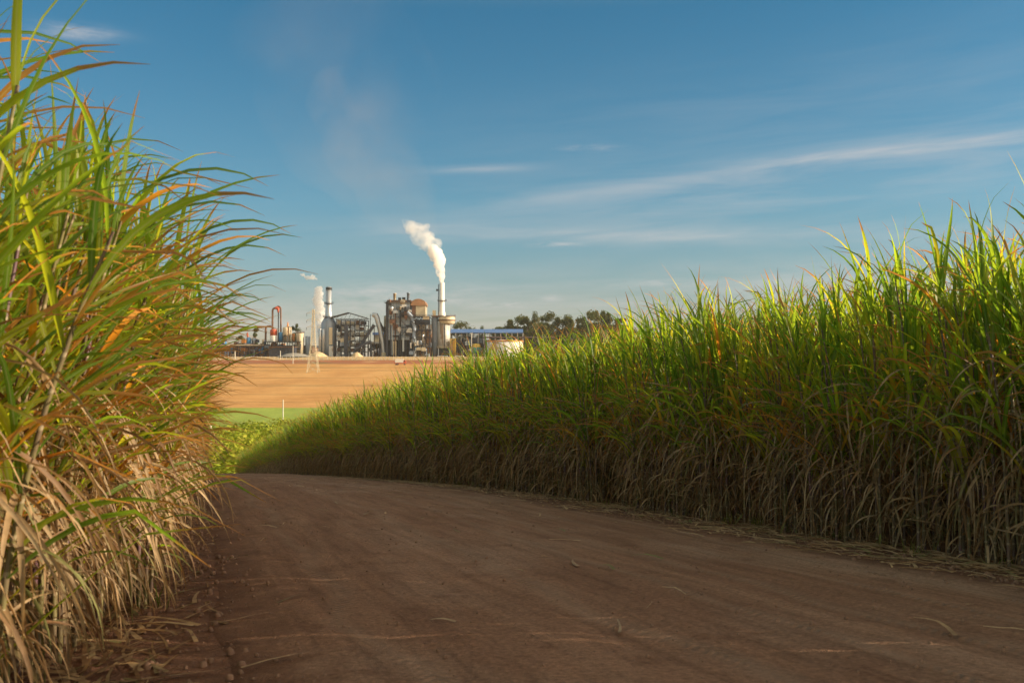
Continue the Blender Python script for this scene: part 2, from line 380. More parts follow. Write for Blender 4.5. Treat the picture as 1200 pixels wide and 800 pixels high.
def road_h(x, y):
    a, b = xL(y) + 0.55, xR(y) - 0.8
    if not a < x < b: return 0.0
    return 0.03 * min(1.0, min(x - a, b - x) / 0.7) + 0.05 * math.sin(PI * (x - a) / (b - a)) + .004
def road():
    mb = MB(); ys = frange(-12, 140, 0.5); nu = 72
    vs = []; uvs = []
    for y in ys:
        a, b = xL(y) + 0.55, xR(y) - 0.8
        ja = 0.22 * mnoise.noise(Vector((0, y * 0.45, 3))); jb = 0.25 * mnoise.noise(Vector((9, y * 0.4, 3)))
        for i in range(nu + 1):
            u = i / nu; x = a + ja + (b + jb - a - ja) * u
            w = b - a; s = u * w
            e = min(1.0, min(s, w - s) / 0.7)
            h = 0.03 * e + 0.05 * math.sin(PI * u)
            for c in (1.1, 2.9, 5.1, 6.9):            # wheel ruts and the ridges pushed up beside them
                q = (s - c - 0.12 * math.sin(y * 0.11 + c)) / 0.28
                h -= 0.016 * math.exp(-q * q); h += 0.006 * math.exp(-(abs(q) - 1.7) ** 2 * 2)
            h += (0.006 + 0.014 * mnoise.noise(Vector((x * 1.3, y * 0.6, 0))) + 0.006 * mnoise.noise(Vector((x * 5, y * 4, 5)))) * e
            vs.append((x, y, G(y) + (0.008 + max(0.0, h) if 0 < i < nu else -.03))); uvs.append((s, w))
    n = nu + 1
    fs = [(j * n + i, j * n + i + 1, (j + 1) * n + i + 1, (j + 1) * n + i) for j in range(len(ys) - 1) for i in range(nu)]
    mb.add(vs, fs, 0, True, uvs)
    tag(mb.build('dirt_road', M['road']), kind='structure')
road()

# ------------------------------------------------------------------ sugar cane
def blade(mb, p, az, th0, th1, L, W, rnd, seg=7, mi=0, pw=1.6, twist=0.0, kink=None, sway=0.0):
    """one long leaf: starts at p, leans th0 from vertical, ends at th1"""
    p = Vector(p); pts = []; dirs = []
    step = L / seg
    for i in range(seg + 1):
        t = i / seg
        th = th0 + (th1 - th0) * t ** pw
        if kink and t > kink: th = max(th, th1 * 0.97 + 0.05)
        a = az + sway * t * t
        d = Vector((math.sin(th) * math.cos(a), math.sin(th) * math.sin(a), math.cos(th)))
        pts.append(p.copy()); dirs.append(d); p = p + d * step
    vs = []; uv = []
    for i in range(seg + 1):
        t = i / seg
        w = W * 0.5 * min(1.0, 0.45 + t * 3.0) * max(0.03, (1 - t ** 2.2)) 
        a = az + sway * t * t
        side = Vector((-math.sin(a), math.cos(a), 0))
        up = side.cross(dirs[i]).normalized()
        tw = twist * t
        s2 = side * math.cos(tw) + up * math.sin(tw); u2 = up * math.cos(tw) - side * math.sin(tw)
        fold = 0.35 * w
        vs += [tuple(pts[i] - s2 * w + u2 * -fold * 0 - u2 * 0), tuple(pts[i] - u2 * fold * (-1)), tuple(pts[i] + s2 * w)]
        uv += [(t, rnd)] * 3
    fs = []
    for i in range(seg):
        b = i * 3
        fs += [(b, b + 1, b + 4, b + 3), (b + 1, b + 2, b + 5, b + 4)]
    mb.rib.extend(len(mb.v) + i * 3 + 1 for i in range(seg + 1))
    mb.add(vs, fs, mi, True, uv)

PROTO = []
def make_proto(seed, bias, left=False):
    """one stool of cane: stalk meshes, a green crown mesh, a mesh of hanging dead leaves. bias = pull of the leaves towards local +X"""
    rg = random.Random(seed)
    def azm(b):
        a = rg.uniform(0, 2 * PI)
        if rg.random() < b: a = rg.gauss(0, 0.75)
        return a
    gr, dr, stalks = MB(), MB(), []
    n = rg.choice((7, 8, 8)) if left else rg.choice((6, 7, 7))
    for k in range(n):
        a = 2 * PI * k / n + rg.uniform(-.4, .4); r0 = rg.uniform(0.06, 0.30)
        base = Vector((r0 * math.cos(a), r0 * math.sin(a), -0.05))
        h = rg.uniform(2.35, 3.1) if left else rg.uniform(2.65, 3.25)
        lean = Vector((math.cos(a) * rg.uniform(0, .22) + bias * (rg.uniform(.0, .55) if left else rg.uniform(0, .30)), math.sin(a) * rg.uniform(0, .22), 0))
        def at(z):
            t = z / h; return base + lean * (t * t) + Vector((0, 0, z))
        st = MB()
        st.tube([at(h * i / 6) for i in range(7)], [0.019, .018, .017, .016, .014, .012, .008], 6)
        stalks.append(st)
        ng = rg.randint(15, 18) if left else rg.randint(13, 15)
        for i in range(ng):                      # green leaves, youngest upright at the top
            q = i / (ng - 1); z = h - 0.06 - (1.9 if bias else 1.45) * (1 - q) ** 1.1
            if left and q <= .86: th0, th1, L = rg.uniform(.35, 1.0), rg.uniform(1.2, 2.6), rg.uniform(.95, 1.5)
            elif q > 0.86: th0, th1, L = rg.uniform(.0, .16), rg.uniform(.35, 1.5), rg.uniform(.65, 1.0) if left else rg.uniform(.62, 1.0)
            elif q > 0.35: th0, th1, L = rg.uniform(.12, .45), rg.uniform(.5, 1.9), rg.uniform(.95, 1.4)
            else: th0, th1, L = rg.uniform(.3, .7), rg.uniform(1.5, 2.7), rg.uniform(1.1, 1.6)
            rnd = rg.random() ** (.9 if left else 1.15) * (0.8 if q > .35 else 1.0)
            if q < .8 and rg.random() < (.22 if left else .07): rnd = rg.uniform(.93, 1.0)
            blade(gr, at(z), azm(bias * .55), th0, th1, L, rg.uniform(.030, .050) if left else rg.uniform(.036, .062) if bias else rg.uniform(.032, .052), rnd, 8, 0, rg.uniform(1.2, 2.4), rg.uniform(-1.6, 1.6),
                  rg.uniform(.5, .8) if rg.random() < .18 else None, rg.uniform(-.5, .5))
        nd = rg.randint(23, 28)
        for i in range(nd):                      # dead leaves hanging round the stalks
            z = rg.uniform(0.12, h - 1.0)
            L = min(rg.uniform(.8, 1.5), z + rg.uniform(.1, .4))
            blade(dr, at(z), azm(bias * .25), *((rg.uniform(.3, 1.1), rg.uniform(2.7, 3.25)) if rg.random() < .6 else (rg.uniform(1.6, 2.7), rg.uniform(2.7, 3.3)) if rg.random() < .7 else (rg.uniform(.3, .9), rg.uniform(1.4, 2.3))), L * rg.uniform(.45, 1.0), rg.uniform(.014, .036), rg.random(), 8, 0, rg.uniform(.12, .9),
                  rg.uniform(-2.6, 2.6), None, rg.uniform(-1.0, 1.0))
    return stalks, gr, dr

HIDE = bpy.data.collections.new('cane_sources')        # source meshes of the far mass, not in the scene
def mesh_of(mb, name, mats):
    o = mb.build(name, mats); me = o.data; COL.objects.unlink(o); bpy.data.objects.remove(o); return me
NP, NE, NL = 8, 8, 8                                           # inner kinds, road-edge kinds
for i in range(NP + NE + NL):
    st, gr, dr = make_proto(100 + i, 0.0 if i < NP else 0.75 if i < NP + NE else 0.9, i >= NP + NE)
    allm = MB()
    for src, mi in ((gr, 0), (dr, 1)):
        b = len(allm.v); allm.rib += [b + q for q in src.rib]; allm.v += src.v; allm.f += [tuple(q + b for q in f) for f in src.f]; allm.m += [mi] * len(src.f); allm.smooth += src.smooth; allm.uv += src.uv
    for s in st:
        b = len(allm.v); allm.v += s.v; allm.f += [tuple(q + b for q in f) for f in s.f]; allm.m += [2] * len(s.f); allm.smooth += s.smooth; allm.uv += [None] * len(s.f)
    PROTO.append(dict(stalks=[mesh_of(s, 'stalk', M['stalk']) for s in st], green=mesh_of(gr, 'green_leaves', M['leaf']), dry=mesh_of(dr, 'dry_leaves', M['dry']),
                      whole=mesh_of(allm, 'whole_cane', [M['leaf'], M['dry'], M['stalk']])))

CANES = []   # (side, row, x, y, rot, scale, kind)
rg = random.Random(5)
for side, rows, y0, y1 in (('L', 5, 4.5, 76), ('R', 13, -34, 150)):
    for r in range(rows):
        y = y0 + rg.uniform(0, .5)
        if side == 'L' and r > 2: y += 0
        while y < y1:
            jx, jy = rg.gauss(0, .10), rg.gauss(0, .10)
            s = rg.uniform(.94, 1.06) * ((1.06 + .09 * min(1, max(0, (y - 14) / 22))) if side == 'R' else (.98 if r == 0 else 1.2) - .03 * min(1, max(0, (y - 7) / 12)))
            if side == 'L':
                x = xL(y) - 0.42 - 1.35 * r + jx - .28 * max(0, min(1, (8.5 - y) / 3.5)); face = R(-18)
            else:
                x = xR(y) + 0.35 + 1.35 * r + jx; face = R(180 - 18)
                if (y > 72 and r > 8) or (y > 45 and r > 5) or (r >= 2 and rg.random() < .36): y += .62 + .3 * (y > 80); continue
            edge = r == 0
            kind = (NP + NE + rg.randrange(NL) if side == 'L' and y < 45 else NP + rg.randrange(NE)) if edge or (side == 'L' and r == 1) else rg.randrange(NP)
            rot = face + rg.gauss(0, .45) if edge else rg.uniform(0, 2 * PI)
            CANES.append((side, r, x, y + jy, rot, s, kind))
            y += (.5 if side == 'L' and y < 14 else .62) if y < 30 else (.72 if y < 80 else .95)

VISIBLE = [0,1,2,3,4,5,6,7,8,9,10,11,12,13,14,15,16,17,18,19,20,21,22,23,24,25,27,28,29,30,31,33,37,38,43,44,49,110,111,112,113,116,117,118,119,124,615,616,617,618,619,620,621,622,623,624,625,626,627,628,629,630,631,632,633,634,635,636,637,638,639,640,641,642,643,644,645,646,647,648,649,650,651,652,653,654,655,656,657,658,659,660,661,662,663,664,665,666,667,668,669,670,671,672,673,674,675,676,677,678,679,680,681,682,683,684,685,686,687,688,689,690,691,692,693,694,695,696,697,698,699,700,701,702,703,704,705,706,707,708,709,710,711,712,713,714,715,716,717,718,719,720,721,722,723,724,725,726,727,728,729,730,731,732,733,734,735,736,737,738,739,741,742,744,745,746,747,748,749,750,751,752,753,754,755,756,757,758,759,761,762,763,764,765,766,767,768,769,770,772,773,774,776,777,780,781,782,783,784,785,788,790,866,867,868,869,870,871,872,873,874,875,876,877,878,879,880,881,882,883,884,885,886,887,888,889,890,891,892,893,894,895,896,897,898,899,900,901,902,903,904,905,906,907,908,909,910,911,913,914,918,919,925,1088,1089,1090,1091,1092,1093,1094,1095,1096,1097,1098,1099,1100,1101,1102,1103,1104,1105,1106,1107,1113,1248,1249,1250,1251,1252,1253,1254,1255,1412,1413,1414,1415,1416,1417,1574,1575]   #VIS
ANALYSE = bool(globals().get('ANALYSE_CANES'))
def cane_label(c, i):
    side, r, x, y, rot, s, k = c
    d = ('at the near end' if y < 9 else 'a short way along' if y < 20 else 'around the middle' if y < 38 else 'near the far end')
    if side == 'L':
        return ('sugarcane %s of the left-hand field, %s' % (d, 'overhanging the road' if r == 0 else 'just behind the roadside row'))
    return ('sugarcane %s of the right-hand field, %s' % (d, 'dead leaves reaching the road' if r == 0 else 'tips above the roadside row'))
def place_cane(i, c):
    side, r, x, y, rot, s, k = c
    pr = PROTO[k]
    g = 'sugarcane %s of the %s field' % ('along the road edge' if r == 0 else 'in the inner rows', 'left' if side == 'L' else 'right')
    t = thing('sugarcane_plant', cane_label(c, i), 'sugarcane', (x, y, G(y)), g, rot)
    t.scale = (s, s, s)
    for nm, me in (('green_leaves', pr['green']), ('dry_leaves', pr['dry'])):
        o = bpy.data.objects.new(nm, me); COL.objects.link(o); o.parent = t
    if not ANALYSE:
        for me in pr['stalks']:
            o = bpy.data.objects.new('stalk', me); COL.objects.link(o); o.parent = t
    t['cane_index'] = i
    return t
def cane_mass(canes):
    me = bpy.data.meshes.new('sugarcane_field')
    me.from_pydata([(c[2], c[3], G(c[3])) for c in canes], [], [])
    for nm, ty, vals in (('rotz', 'FLOAT', [c[4] for c in canes]), ('siz', 'FLOAT', [c[5] for c in canes]), ('knd', 'INT', [c[6] for c in canes])):
        me.attributes.new(nm, ty, 'POINT').data.foreach_set('value', vals)
    o = bpy.data.objects.new('sugarcane_field', me); COL.objects.link(o)
    tag(o, 'dense mass of further sugarcane behind and beyond the roadside plants', 'sugarcane', None, 'stuff')
    gt = bpy.data.node_groups.new('cane_scatter', 'GeometryNodeTree')
    gt.interface.new_socket('Geometry', in_out='INPUT', socket_type='NodeSocketGeometry')
    gt.interface.new_socket('Geometry', in_out='OUTPUT', socket_type='NodeSocketGeometry')
    nd, lk = gt.nodes, gt.links
    gi, go = nd.new('NodeGroupInput'), nd.new('NodeGroupOutput')
    jn = nd.new('GeometryNodeGeometryToInstance')
    infos = []
    for i, pr in enumerate(PROTO):
        so = bpy.data.objects.new('cane_source', pr['whole']); HIDE.objects.link(so)
        oi = nd.new('GeometryNodeObjectInfo'); oi.inputs['Object'].default_value = so; oi.inputs['As Instance'].default_value = False
        infos.append(oi)
    for oi in reversed(infos): pass
    join = nd.new('GeometryNodeJoinGeometry')
    for oi in reversed(infos):
        g2i = nd.new('GeometryNodeGeometryToInstance'); lk.new(oi.outputs['Geometry'], g2i.inputs[0]); lk.new(g2i.outputs[0], join.inputs[0])
    nd.remove(jn)
    m2p = nd.new('GeometryNodeMeshToPoints')
    iop = nd.new('GeometryNodeInstanceOnPoints')
    def attr(nm, ty):
        a = nd.new('GeometryNodeInputNamedAttribute'); a.data_type = ty; a.inputs['Name'].default_value = nm; return a.outputs['Attribute']
    cx = nd.new('ShaderNodeCombineXYZ'); lk.new(attr('rotz', 'FLOAT'), cx.inputs[2])
    e2r = nd.new('FunctionNodeEulerToRotation'); lk.new(cx.outputs[0], e2r.inputs[0])
    lk.new(gi.outputs[0], m2p.inputs[0]); lk.new(m2p.outputs[0], iop.inputs['Points']); lk.new(join.outputs[0], iop.inputs['Instance'])
    iop.inputs['Pick Instance'].default_value = True
    lk.new(attr('knd', 'INT'), iop.inputs['Instance Index']); lk.new(e2r.outputs[0], iop.inputs['Rotation']); lk.new(attr('siz', 'FLOAT'), iop.inputs['Scale'])
    lk.new(iop.outputs[0], go.inputs[0])
    md = o.modifiers.new('scatter', 'NODES'); md.node_group = gt
if ANALYSE:
    for i, c in enumerate(CANES): place_cane(i, c)
else:
    vis = set(VISIBLE) if VISIBLE is not None else set(sorted(range(len(CANES)), key=lambda i: (CANES[i][1] > 1, math.hypot(CANES[i][2], CANES[i][3])))[:300])
    for i, c in enumerate(CANES):
        if i in vis: place_cane(i, c)
    cane_mass([c for i, c in enumerate(CANES) if i not in vis])

# ------------------------------------------------------------------ litter, clods, verge grass
def litter():
    rg = random.Random(11); mb = MB()
    def piece(x, y, z0=0.03):
        L = rg.uniform(.12, .75); a = rg.uniform(0, PI) if rg.random() < .5 else R(108) + rg.gauss(0, .4)
        W = rg.uniform(.006, .022); r = rg.random(); n = 4; bend = rg.uniform(-.5, .5); vs = []; uv = []; lift = rg.uniform(0, .03)
        px, py = x, y
        for i in range(n + 1):
            t = i / n; aa = a + bend * t
            z = G(py) + .016 + road_h(px, py) + rg.uniform(0, .008) + lift * math.sin(PI * t)
            w = W * (1 - .7 * t)
            vs += [(px - math.sin(aa) * w, py + math.cos(aa) * w, z), (px + math.sin(aa) * w, py - math.cos(aa) * w, z + .004)]; uv += [(t, r)] * 2
            px += math.cos(aa) * L / n; py += math.sin(aa) * L / n
        mb.add(vs, [(2 * i, 2 * i + 1, 2 * i + 3, 2 * i + 2) for i in range(n)], 0, True, uv)
    for _ in range(3300):
        y = 3 + 57 * rg.random() ** 1.5
        piece(xR(y) + rg.gauss(-.05, .48), y)
    for _ in range(2000):
        y = 3 + 40 * rg.random() ** 1.5
        piece(xL(y) - rg.gauss(.25, .36), y)
    for _ in range(230):
        y = 4 + 40 * rg.random(); u = rg.random()
        u = u * .5 if rg.random() < .3 else 1 - u * u * .45
        piece(xL(y) + .2 + (xR(y) - xL(y) - .4) * u, y, .10)
    tag(mb.build('cane_leaf_litter', M['dry']), 'dry straw coloured cane leaves littering the road edges', 'leaf litter', None, 'stuff')
    cl = MB()
    for _ in range(5000):
        y = 3.5 + 34 * rg.random() ** 1.5
        if rg.random() < .38: x = xR(y) + rg.gauss(-.55, .4)
        elif rg.random() < .3: x = xL(y) + rg.gauss(.4, .35)
        else: x = xL(y) + (xR(y) - xL(y)) * rg.random()
        r = .006 + .028 * rg.random() ** 3
        inside = xL(y) + 1.2 < x < xR(y) - 1.4
        if inside: r *= .55
        z = G(y) + .014 + road_h(x, y)
        k = [rg.uniform(.6, 1.3) for _ in range(7)]
        vs = [(x + math.cos(i * 1.2566) * r * k[i], y + math.sin(i * 1.2566) * r * k[i], z - r * .4) for i in range(5)] + [(x, y, z + r * k[5])] + \
             [(x + math.cos(i * 1.2566 + .5) * r * .8, y + math.sin(i * 1.2566 + .5) * r * .8, z + r * .45) for i in range(5)]
        cl.add(vs, [(i, (i + 1) % 5, 6 + i) for i in range(5)] + [((i + 1) % 5, 6 + (i + 1) % 5, 6 + i) for i in range(5)] + [(6 + i, 6 + (i + 1) % 5, 5) for i in range(5)], 0, True)
    tag(cl.build('gravel', M['clod']), 'small clods and pebbles of reddish earth on the dirt road', 'gravel', None, 'stuff')
    gs = MB()
    for _ in range(46):
        side = rg.random() < .5
        y = 5 + 30 * rg.random(); x = xR(y) + rg.uniform(-.1, .5) if side else xL(y) - rg.uniform(-.05, .4)
        for _ in range(rg.randint(10, 26)):
            blade(gs, (x + rg.gauss(0, .07), y + rg.gauss(0, .07), G(y)), rg.uniform(0, 6.28), rg.uniform(.1, .6), rg.uniform(1.0, 2.2), rg.uniform(.12, .34), .009, rg.random(), 4)
    tag(gs.build('verge_grass', M['weed_leaf']), 'low tufts of green grass at the foot of the cane', 'grass', None, 'stuff')
litter()

# ------------------------------------------------------------------ trees and bushes
def crown_mb(seed, h, w, kind):
    rg = random.Random(seed); mb = MB()
    lobes = []
    if kind == 'euca':
        for i in range(19):
            z = h * rg.uniform(.26, .97); rr = w * .5 * (1.05 - abs(z / h - .66) * 1.5) * rg.uniform(.2, 1)
            a = rg.uniform(0, 6.28); lobes.append((rr * math.cos(a), rr * math.sin(a), z, w * rg.uniform(.11, .22)))
        cnt, ls = 150, .95
    else:
        for i in range(12):
            z = h * rg.uniform(.2, .85); rr = w * .42 * rg.uniform(.1, 1); a = rg.uniform(0, 6.28)
            lobes.append((rr * math.cos(a), rr * math.sin(a), z, w * rg.uniform(.14, .25)))
        cnt, ls = 90, .32
    for cx, cy, cz, cr in lobes:
        tone = rg.random()
        for _ in range(cnt):
            d = Vector((rg.gauss(0, 1), rg.gauss(0, 1), rg.gauss(0, .75))); d = d.normalized() * cr * rg.uniform(.35, 1.1)
            c = Vector((cx, cy, cz)) + d
            u = Vector((rg.gauss(0, 1), rg.gauss(0, 1), rg.gauss(0, 1))).normalized(); v = u.orthogonal().normalized()
            s = ls * rg.uniform(.4, 1.0); r = min(1, max(0, tone * .6 + rg.random() * .4))
            mb.add([tuple(c - u * s), tuple(c + v * s * .5), tuple(c + u * s), tuple(c - v * s * .5)], [(0, 1, 2, 3)], 0, False, [(0, r)] * 4)
    return mb, lobes
def tree_meshes(seed, h, w, kind):
    mb, lobes = crown_mb(seed, h, w, kind); rg = random.Random(seed + 1)
    t = MB(); r = h * .016
    t.tube([(0, 0, -.5), (rg.uniform(-.3, .3), 0, h * .3), (rg.uniform(-.6, .6), rg.uniform(-.4, .4), h * .6), (rg.uniform(-.5, .5), 0, h * .85)], [r, r * .8, r * .5, r * .2], 7)
    for cx, cy, cz, cr in lobes[:9]:
        t.tube([(0, 0, h * .35 if kind == 'euca' else .1), (cx * .5, cy * .5, cz * .75), (cx, cy, cz)], [r * .45, r * .28, r * .1], 5)
    return mesh_of(t, 'trunk', M['bark']), mesh_of(mb, 'crown', M['tree_leaf'] if kind == 'euca' else M['bush_leaf'])
EUC = [tree_meshes(300 + i, 30, (14, 17, 12, 19, 15)[i], 'euca') for i in range(5)]
BSH = [tree_meshes(340 + i, 4, 5.5, 'bush') for i in range(4)]
def plant(name, label, cat, group, px, Y, htop_py=None, height=None, pool=EUC, k=0, base=30.0, wx=1.0):
    x = (px - 600) / F * Y; z = G(Y)
    if height is None: height = ((HZ - htop_py) / F * Y - z) * .98
    t = thing(name, label, cat, (x, Y, z), group, random.Random(int(px * 7 + Y)).uniform(0, 6.28)); s = height / base; t.scale = (s * wx, s * wx, s)
    tm, cm = pool[k % len(pool)]
    for nm, me in (('trunk', tm), ('crown', cm)):
        o = bpy.data.objects.new(nm, me); COL.objects.link(o); o.parent = t
rg = random.Random(77)
spots = [(581, 384), (590, 380), (599, 374), (606, 371), (618, 369), (628, 374), (631, 365), (638, 370), (646, 368), (655, 369), (664, 371), (672, 369), (680, 372), (690, 366), (698, 362), (707, 364), (716, 370), (726, 372)]
EDG = {0: 'small ragged tree, first of the tree line from the blue roof', 6: 'slender tree with a pointed top standing above the tree line', 14: 'broad high crowned tree at the far end of the tree line by the cane'}
for i, (px, py) in enumerate(spots):
    plant('eucalyptus_tree', EDG.get(i, 'grey green tree within the tree line %s' % ('behind the blue roofed shed' if px < 616 else 'between the shed and the cane tops')), 'tree', 'trees of the line beyond the factory',
          px, 880 + rg.uniform(-25, 30), py, k=i, wx=.55 if i == 6 else rg.uniform(.8, 1.05))
for i, px in enumerate(range(584, 740, 7)):
    plant('eucalyptus_tree', 'grey green tree in the back rank of the tree line', 'tree', 'trees of the back rank beyond the factory', px + rg.uniform(-3, 3), 930 + rg.uniform(-20, 20), 383 + rg.uniform(-6, 6), k=i + 2, wx=1.15)
plant('broad_tree', 'broad low crowned tree above the blue roof beside the tall white chimney', 'tree', None, 540, 900, 379, k=3, wx=1.5)
plant('broad_tree', 'small round tree peeping over the blue roof', 'tree', None, 562.5, 900, 382, k=1, wx=.5)
plant('broad_tree', 'dark leafy tree between the cream vessel and the beige tank', 'tree', None, 346, 860, 379, k=0, wx=.75)
plant('broad_tree', 'dark tree behind the small blue vessels near the left cane', 'tree', None, 299, 860, 384, k=2, wx=.8)
plant('broad_tree', 'low dark tree behind the pipe rack half hidden by cane leaves', 'tree', None, 283, 870, 392, k=4, wx=1.3)
BSHP = [(238, 215, 505), (252, 200, 507), (263, 230, 498), (275, 250, 497), (287, 240, 500), (300, 262, 495), (312, 255, 496), (246, 165, 520), (262, 170, 516), (232, 180, 512), (324, 270, 494), (270, 200, 508), (240, 150, 530), (336, 290, 491), (226, 240, 498)]
for i, (px, Y, py) in enumerate(BSHP):
    plant('bush', 'yellow green bush in the valley between the left cane and the crop field' if i % 3 else 'bright leafy bush on the valley floor below the green crop', 'bush',
          'bushes in the valley', px, Y, height=max(2.2, (HZ - py) / F * Y - G(Y)), pool=BSH, k=i, base=4.0, wx=1.3)

rgu = random.Random(31)
for i in range(26):
    plant('scrub_bush', 'low dark scrub at the foot of the tree line', 'bush', 'scrub under the tree line', 572 + i * 6.6 + rgu.uniform(-2, 2), 862 + rgu.uniform(-8, 8), height=rgu.uniform(8, 15), pool=EUC, k=i, base=24.0, wx=1.2)
# ------------------------------------------------------------------ factory helpers
def X(px, Y=800.): return (px - 600) / F * Y
def Z(py, Y=800.): return (HZ - py) / F * Y
Z0 = 8.2
def frame(x0, x1, y0, y1, z0, z1, nx, nz, w=.55, brace=True, seed=0, ny=2):
    mb = MB(); rg = random.Random(seed)
    xs = [x0 + (x1 - x0) * i / nx for i in range(nx + 1)]; zs = [z0 + (z1 - z0) * i / nz for i in range(nz + 1)]; ys = [y0 + (y1 - y0) * i / (ny - 1) for i in range(ny)]
    for x in xs:
        for y in ys: mb.box(x - w / 2, x + w / 2, y - w / 2, y + w / 2, z0, z1)
    for z in zs[1:]:
        for y in ys: mb.box(x0 - w, x1 + w, y - w * .35, y + w * .35, z - w * .5, z + w * .2)
        for x in xs: mb.box(x - w * .3, x + w * .3, y0, y1, z - w * .45, z + w * .15)
    if brace:
        for i in range(nx):
            for j in range(nz):
                if rg.random() < .45:
                    a, b = (xs[i], xs[i + 1]) if rg.random() < .5 else (xs[i + 1], xs[i])
                    mb.bar((a, y0, zs[j]), (b, y0, zs[j + 1]), w * .55)
    return mb
def deck(x0, x1, y0, y1, z, rail=1.1):
    mb = MB(); mb.box(x0, x1, y0, y1, z - .15, z)
    n = max(2, int((x1 - x0) / 2.2))
    for y in (y0, y1):
        for i in range(n + 1):
            x = x0 + (x1 - x0) * i / n; mb.bar((x, y, z), (x, y, z + rail), .12)
        for q in (.55, 1.0): mb.bar((x0, y, z + rail * q), (x1, y, z + rail * q), .12)
    return mb
def ring_deck(cx, cy, r0, r1, z, mat=None):
    mb = MB(); n = 28
    mb.lathe(cx, cy, [(r0, z - .2), (r1, z - .2), (r1, z + .1), (r0, z + .1)], n)
    for i in range(n):
        a, b = 2 * PI * i / n, 2 * PI * (i + 1) / n
        mb.bar((cx + r1 * math.cos(a), cy + r1 * math.sin(a), z), (cx + r1 * math.cos(a), cy + r1 * math.sin(a), z + 1.2), .12)
        for q in (.6, 1.2): mb.bar((cx + r1 * math.cos(a), cy + r1 * math.sin(a), z + q), (cx + r1 * math.cos(b), cy + r1 * math.sin(b), z + q), .1)
    return mb
def vessel(cx, cy, r, z0, z1, dome=.35, n=24):
    pr = [(0.01, z0), (r, z0), (r, z1)]
    for k in range(1, 6):
        a = k / 5 * PI / 2; pr.append((max(.01, r * math.cos(a)), z1 + r * dome * math.sin(a)))
    return MB().lathe(cx, cy, pr, n)
def stairs(x0, x1, y, z0, z1, w=1.2):
    mb = MB(); mb.bar((x0, y, z0), (x1, y, z1), .4); mb.bar((x0, y + w, z0), (x1, y + w, z1), .4)
    mb.bar((x0, y, z0 + 1.1), (x1, y, z1 + 1.1), .13)
    n = int(abs(z1 - z0) / .6)
    for i in range(n): 
        t = (i + .5) / n; x = x0 + (x1 - x0) * t; z = z0 + (z1 - z0) * t; mb.box(x - .3, x + .3, y, y + w, z - .06, z + .06)
    return mb
def ladder(x, y, z0, z1):
    mb = MB(); mb.bar((x - .3, y, z0), (x - .3, y, z1), .14); mb.bar((x + .3, y, z0), (x + .3, y, z1), .14)
    for i in range(int((z1 - z0) / .8)): mb.bar((x - .3, y, z0 + i * .8), (x + .3, y, z0 + i * .8), .1)
    return mb
def clutter(parent, x0, x1, y0, y1, z0, z1, n, seed, mats=('grey', 'cream', 'steel', 'silver', 'rust', 'pale', 'black')):
    """pipes, ducts and vessels packed in a steel frame, each its own part"""
    rg = random.Random(seed)
    for i in range(n):
        m = M[rg.choice(mats)]; x = rg.uniform(x0 + 1, x1 - 1); y = rg.uniform(y0 + 1, y1 - 1); z = rg.uniform(z0 + .5, z1 - 2)
        k = rg.random()
        if k < .3:
            r = rg.uniform(.5, 1.4); vessel(x, y, r, z, min(z1, z + rg.uniform(2, 6))).build('vessel', m, parent)
        elif k < .55:
            xb = min(x1, x + rg.uniform(3, 9)); r = rg.uniform(.25, .6); zz = z + rg.uniform(-2, 2)
            MB().tube([(x, y, z), (xb - r, y, z), (xb, y, z + (.8 if zz > z else -.8)), (xb, y, z + rg.choice((-4, 4, 3)))], r, 8).build('pipe', m, parent)
        elif k < .8:
            a, b, c = rg.uniform(1, 2.6), rg.uniform(1, 2.4), rg.uniform(1.2, 3.4)
            mb = MB().box(x - a, x + a, y - b, y + b, z, z + c); mb.box(x - a * .6, x + a * .6, y - b * .6, y + b * .6, z + c, z + c + .5); mb.build('machine_casing', m, parent)
        else:
            a = rg.uniform(1.5, 3); b = rg.uniform(2, 4)
            mb = MB(); mb.cone((x, y, z), (x, y, z + b), .35, a * .6, 4, 0, True, False); mb.box(x - a * .45, x + a * .45, y - a * .4, y + a * .4, z + b, z + b + 1.3); mb.build('hopper', m, parent)

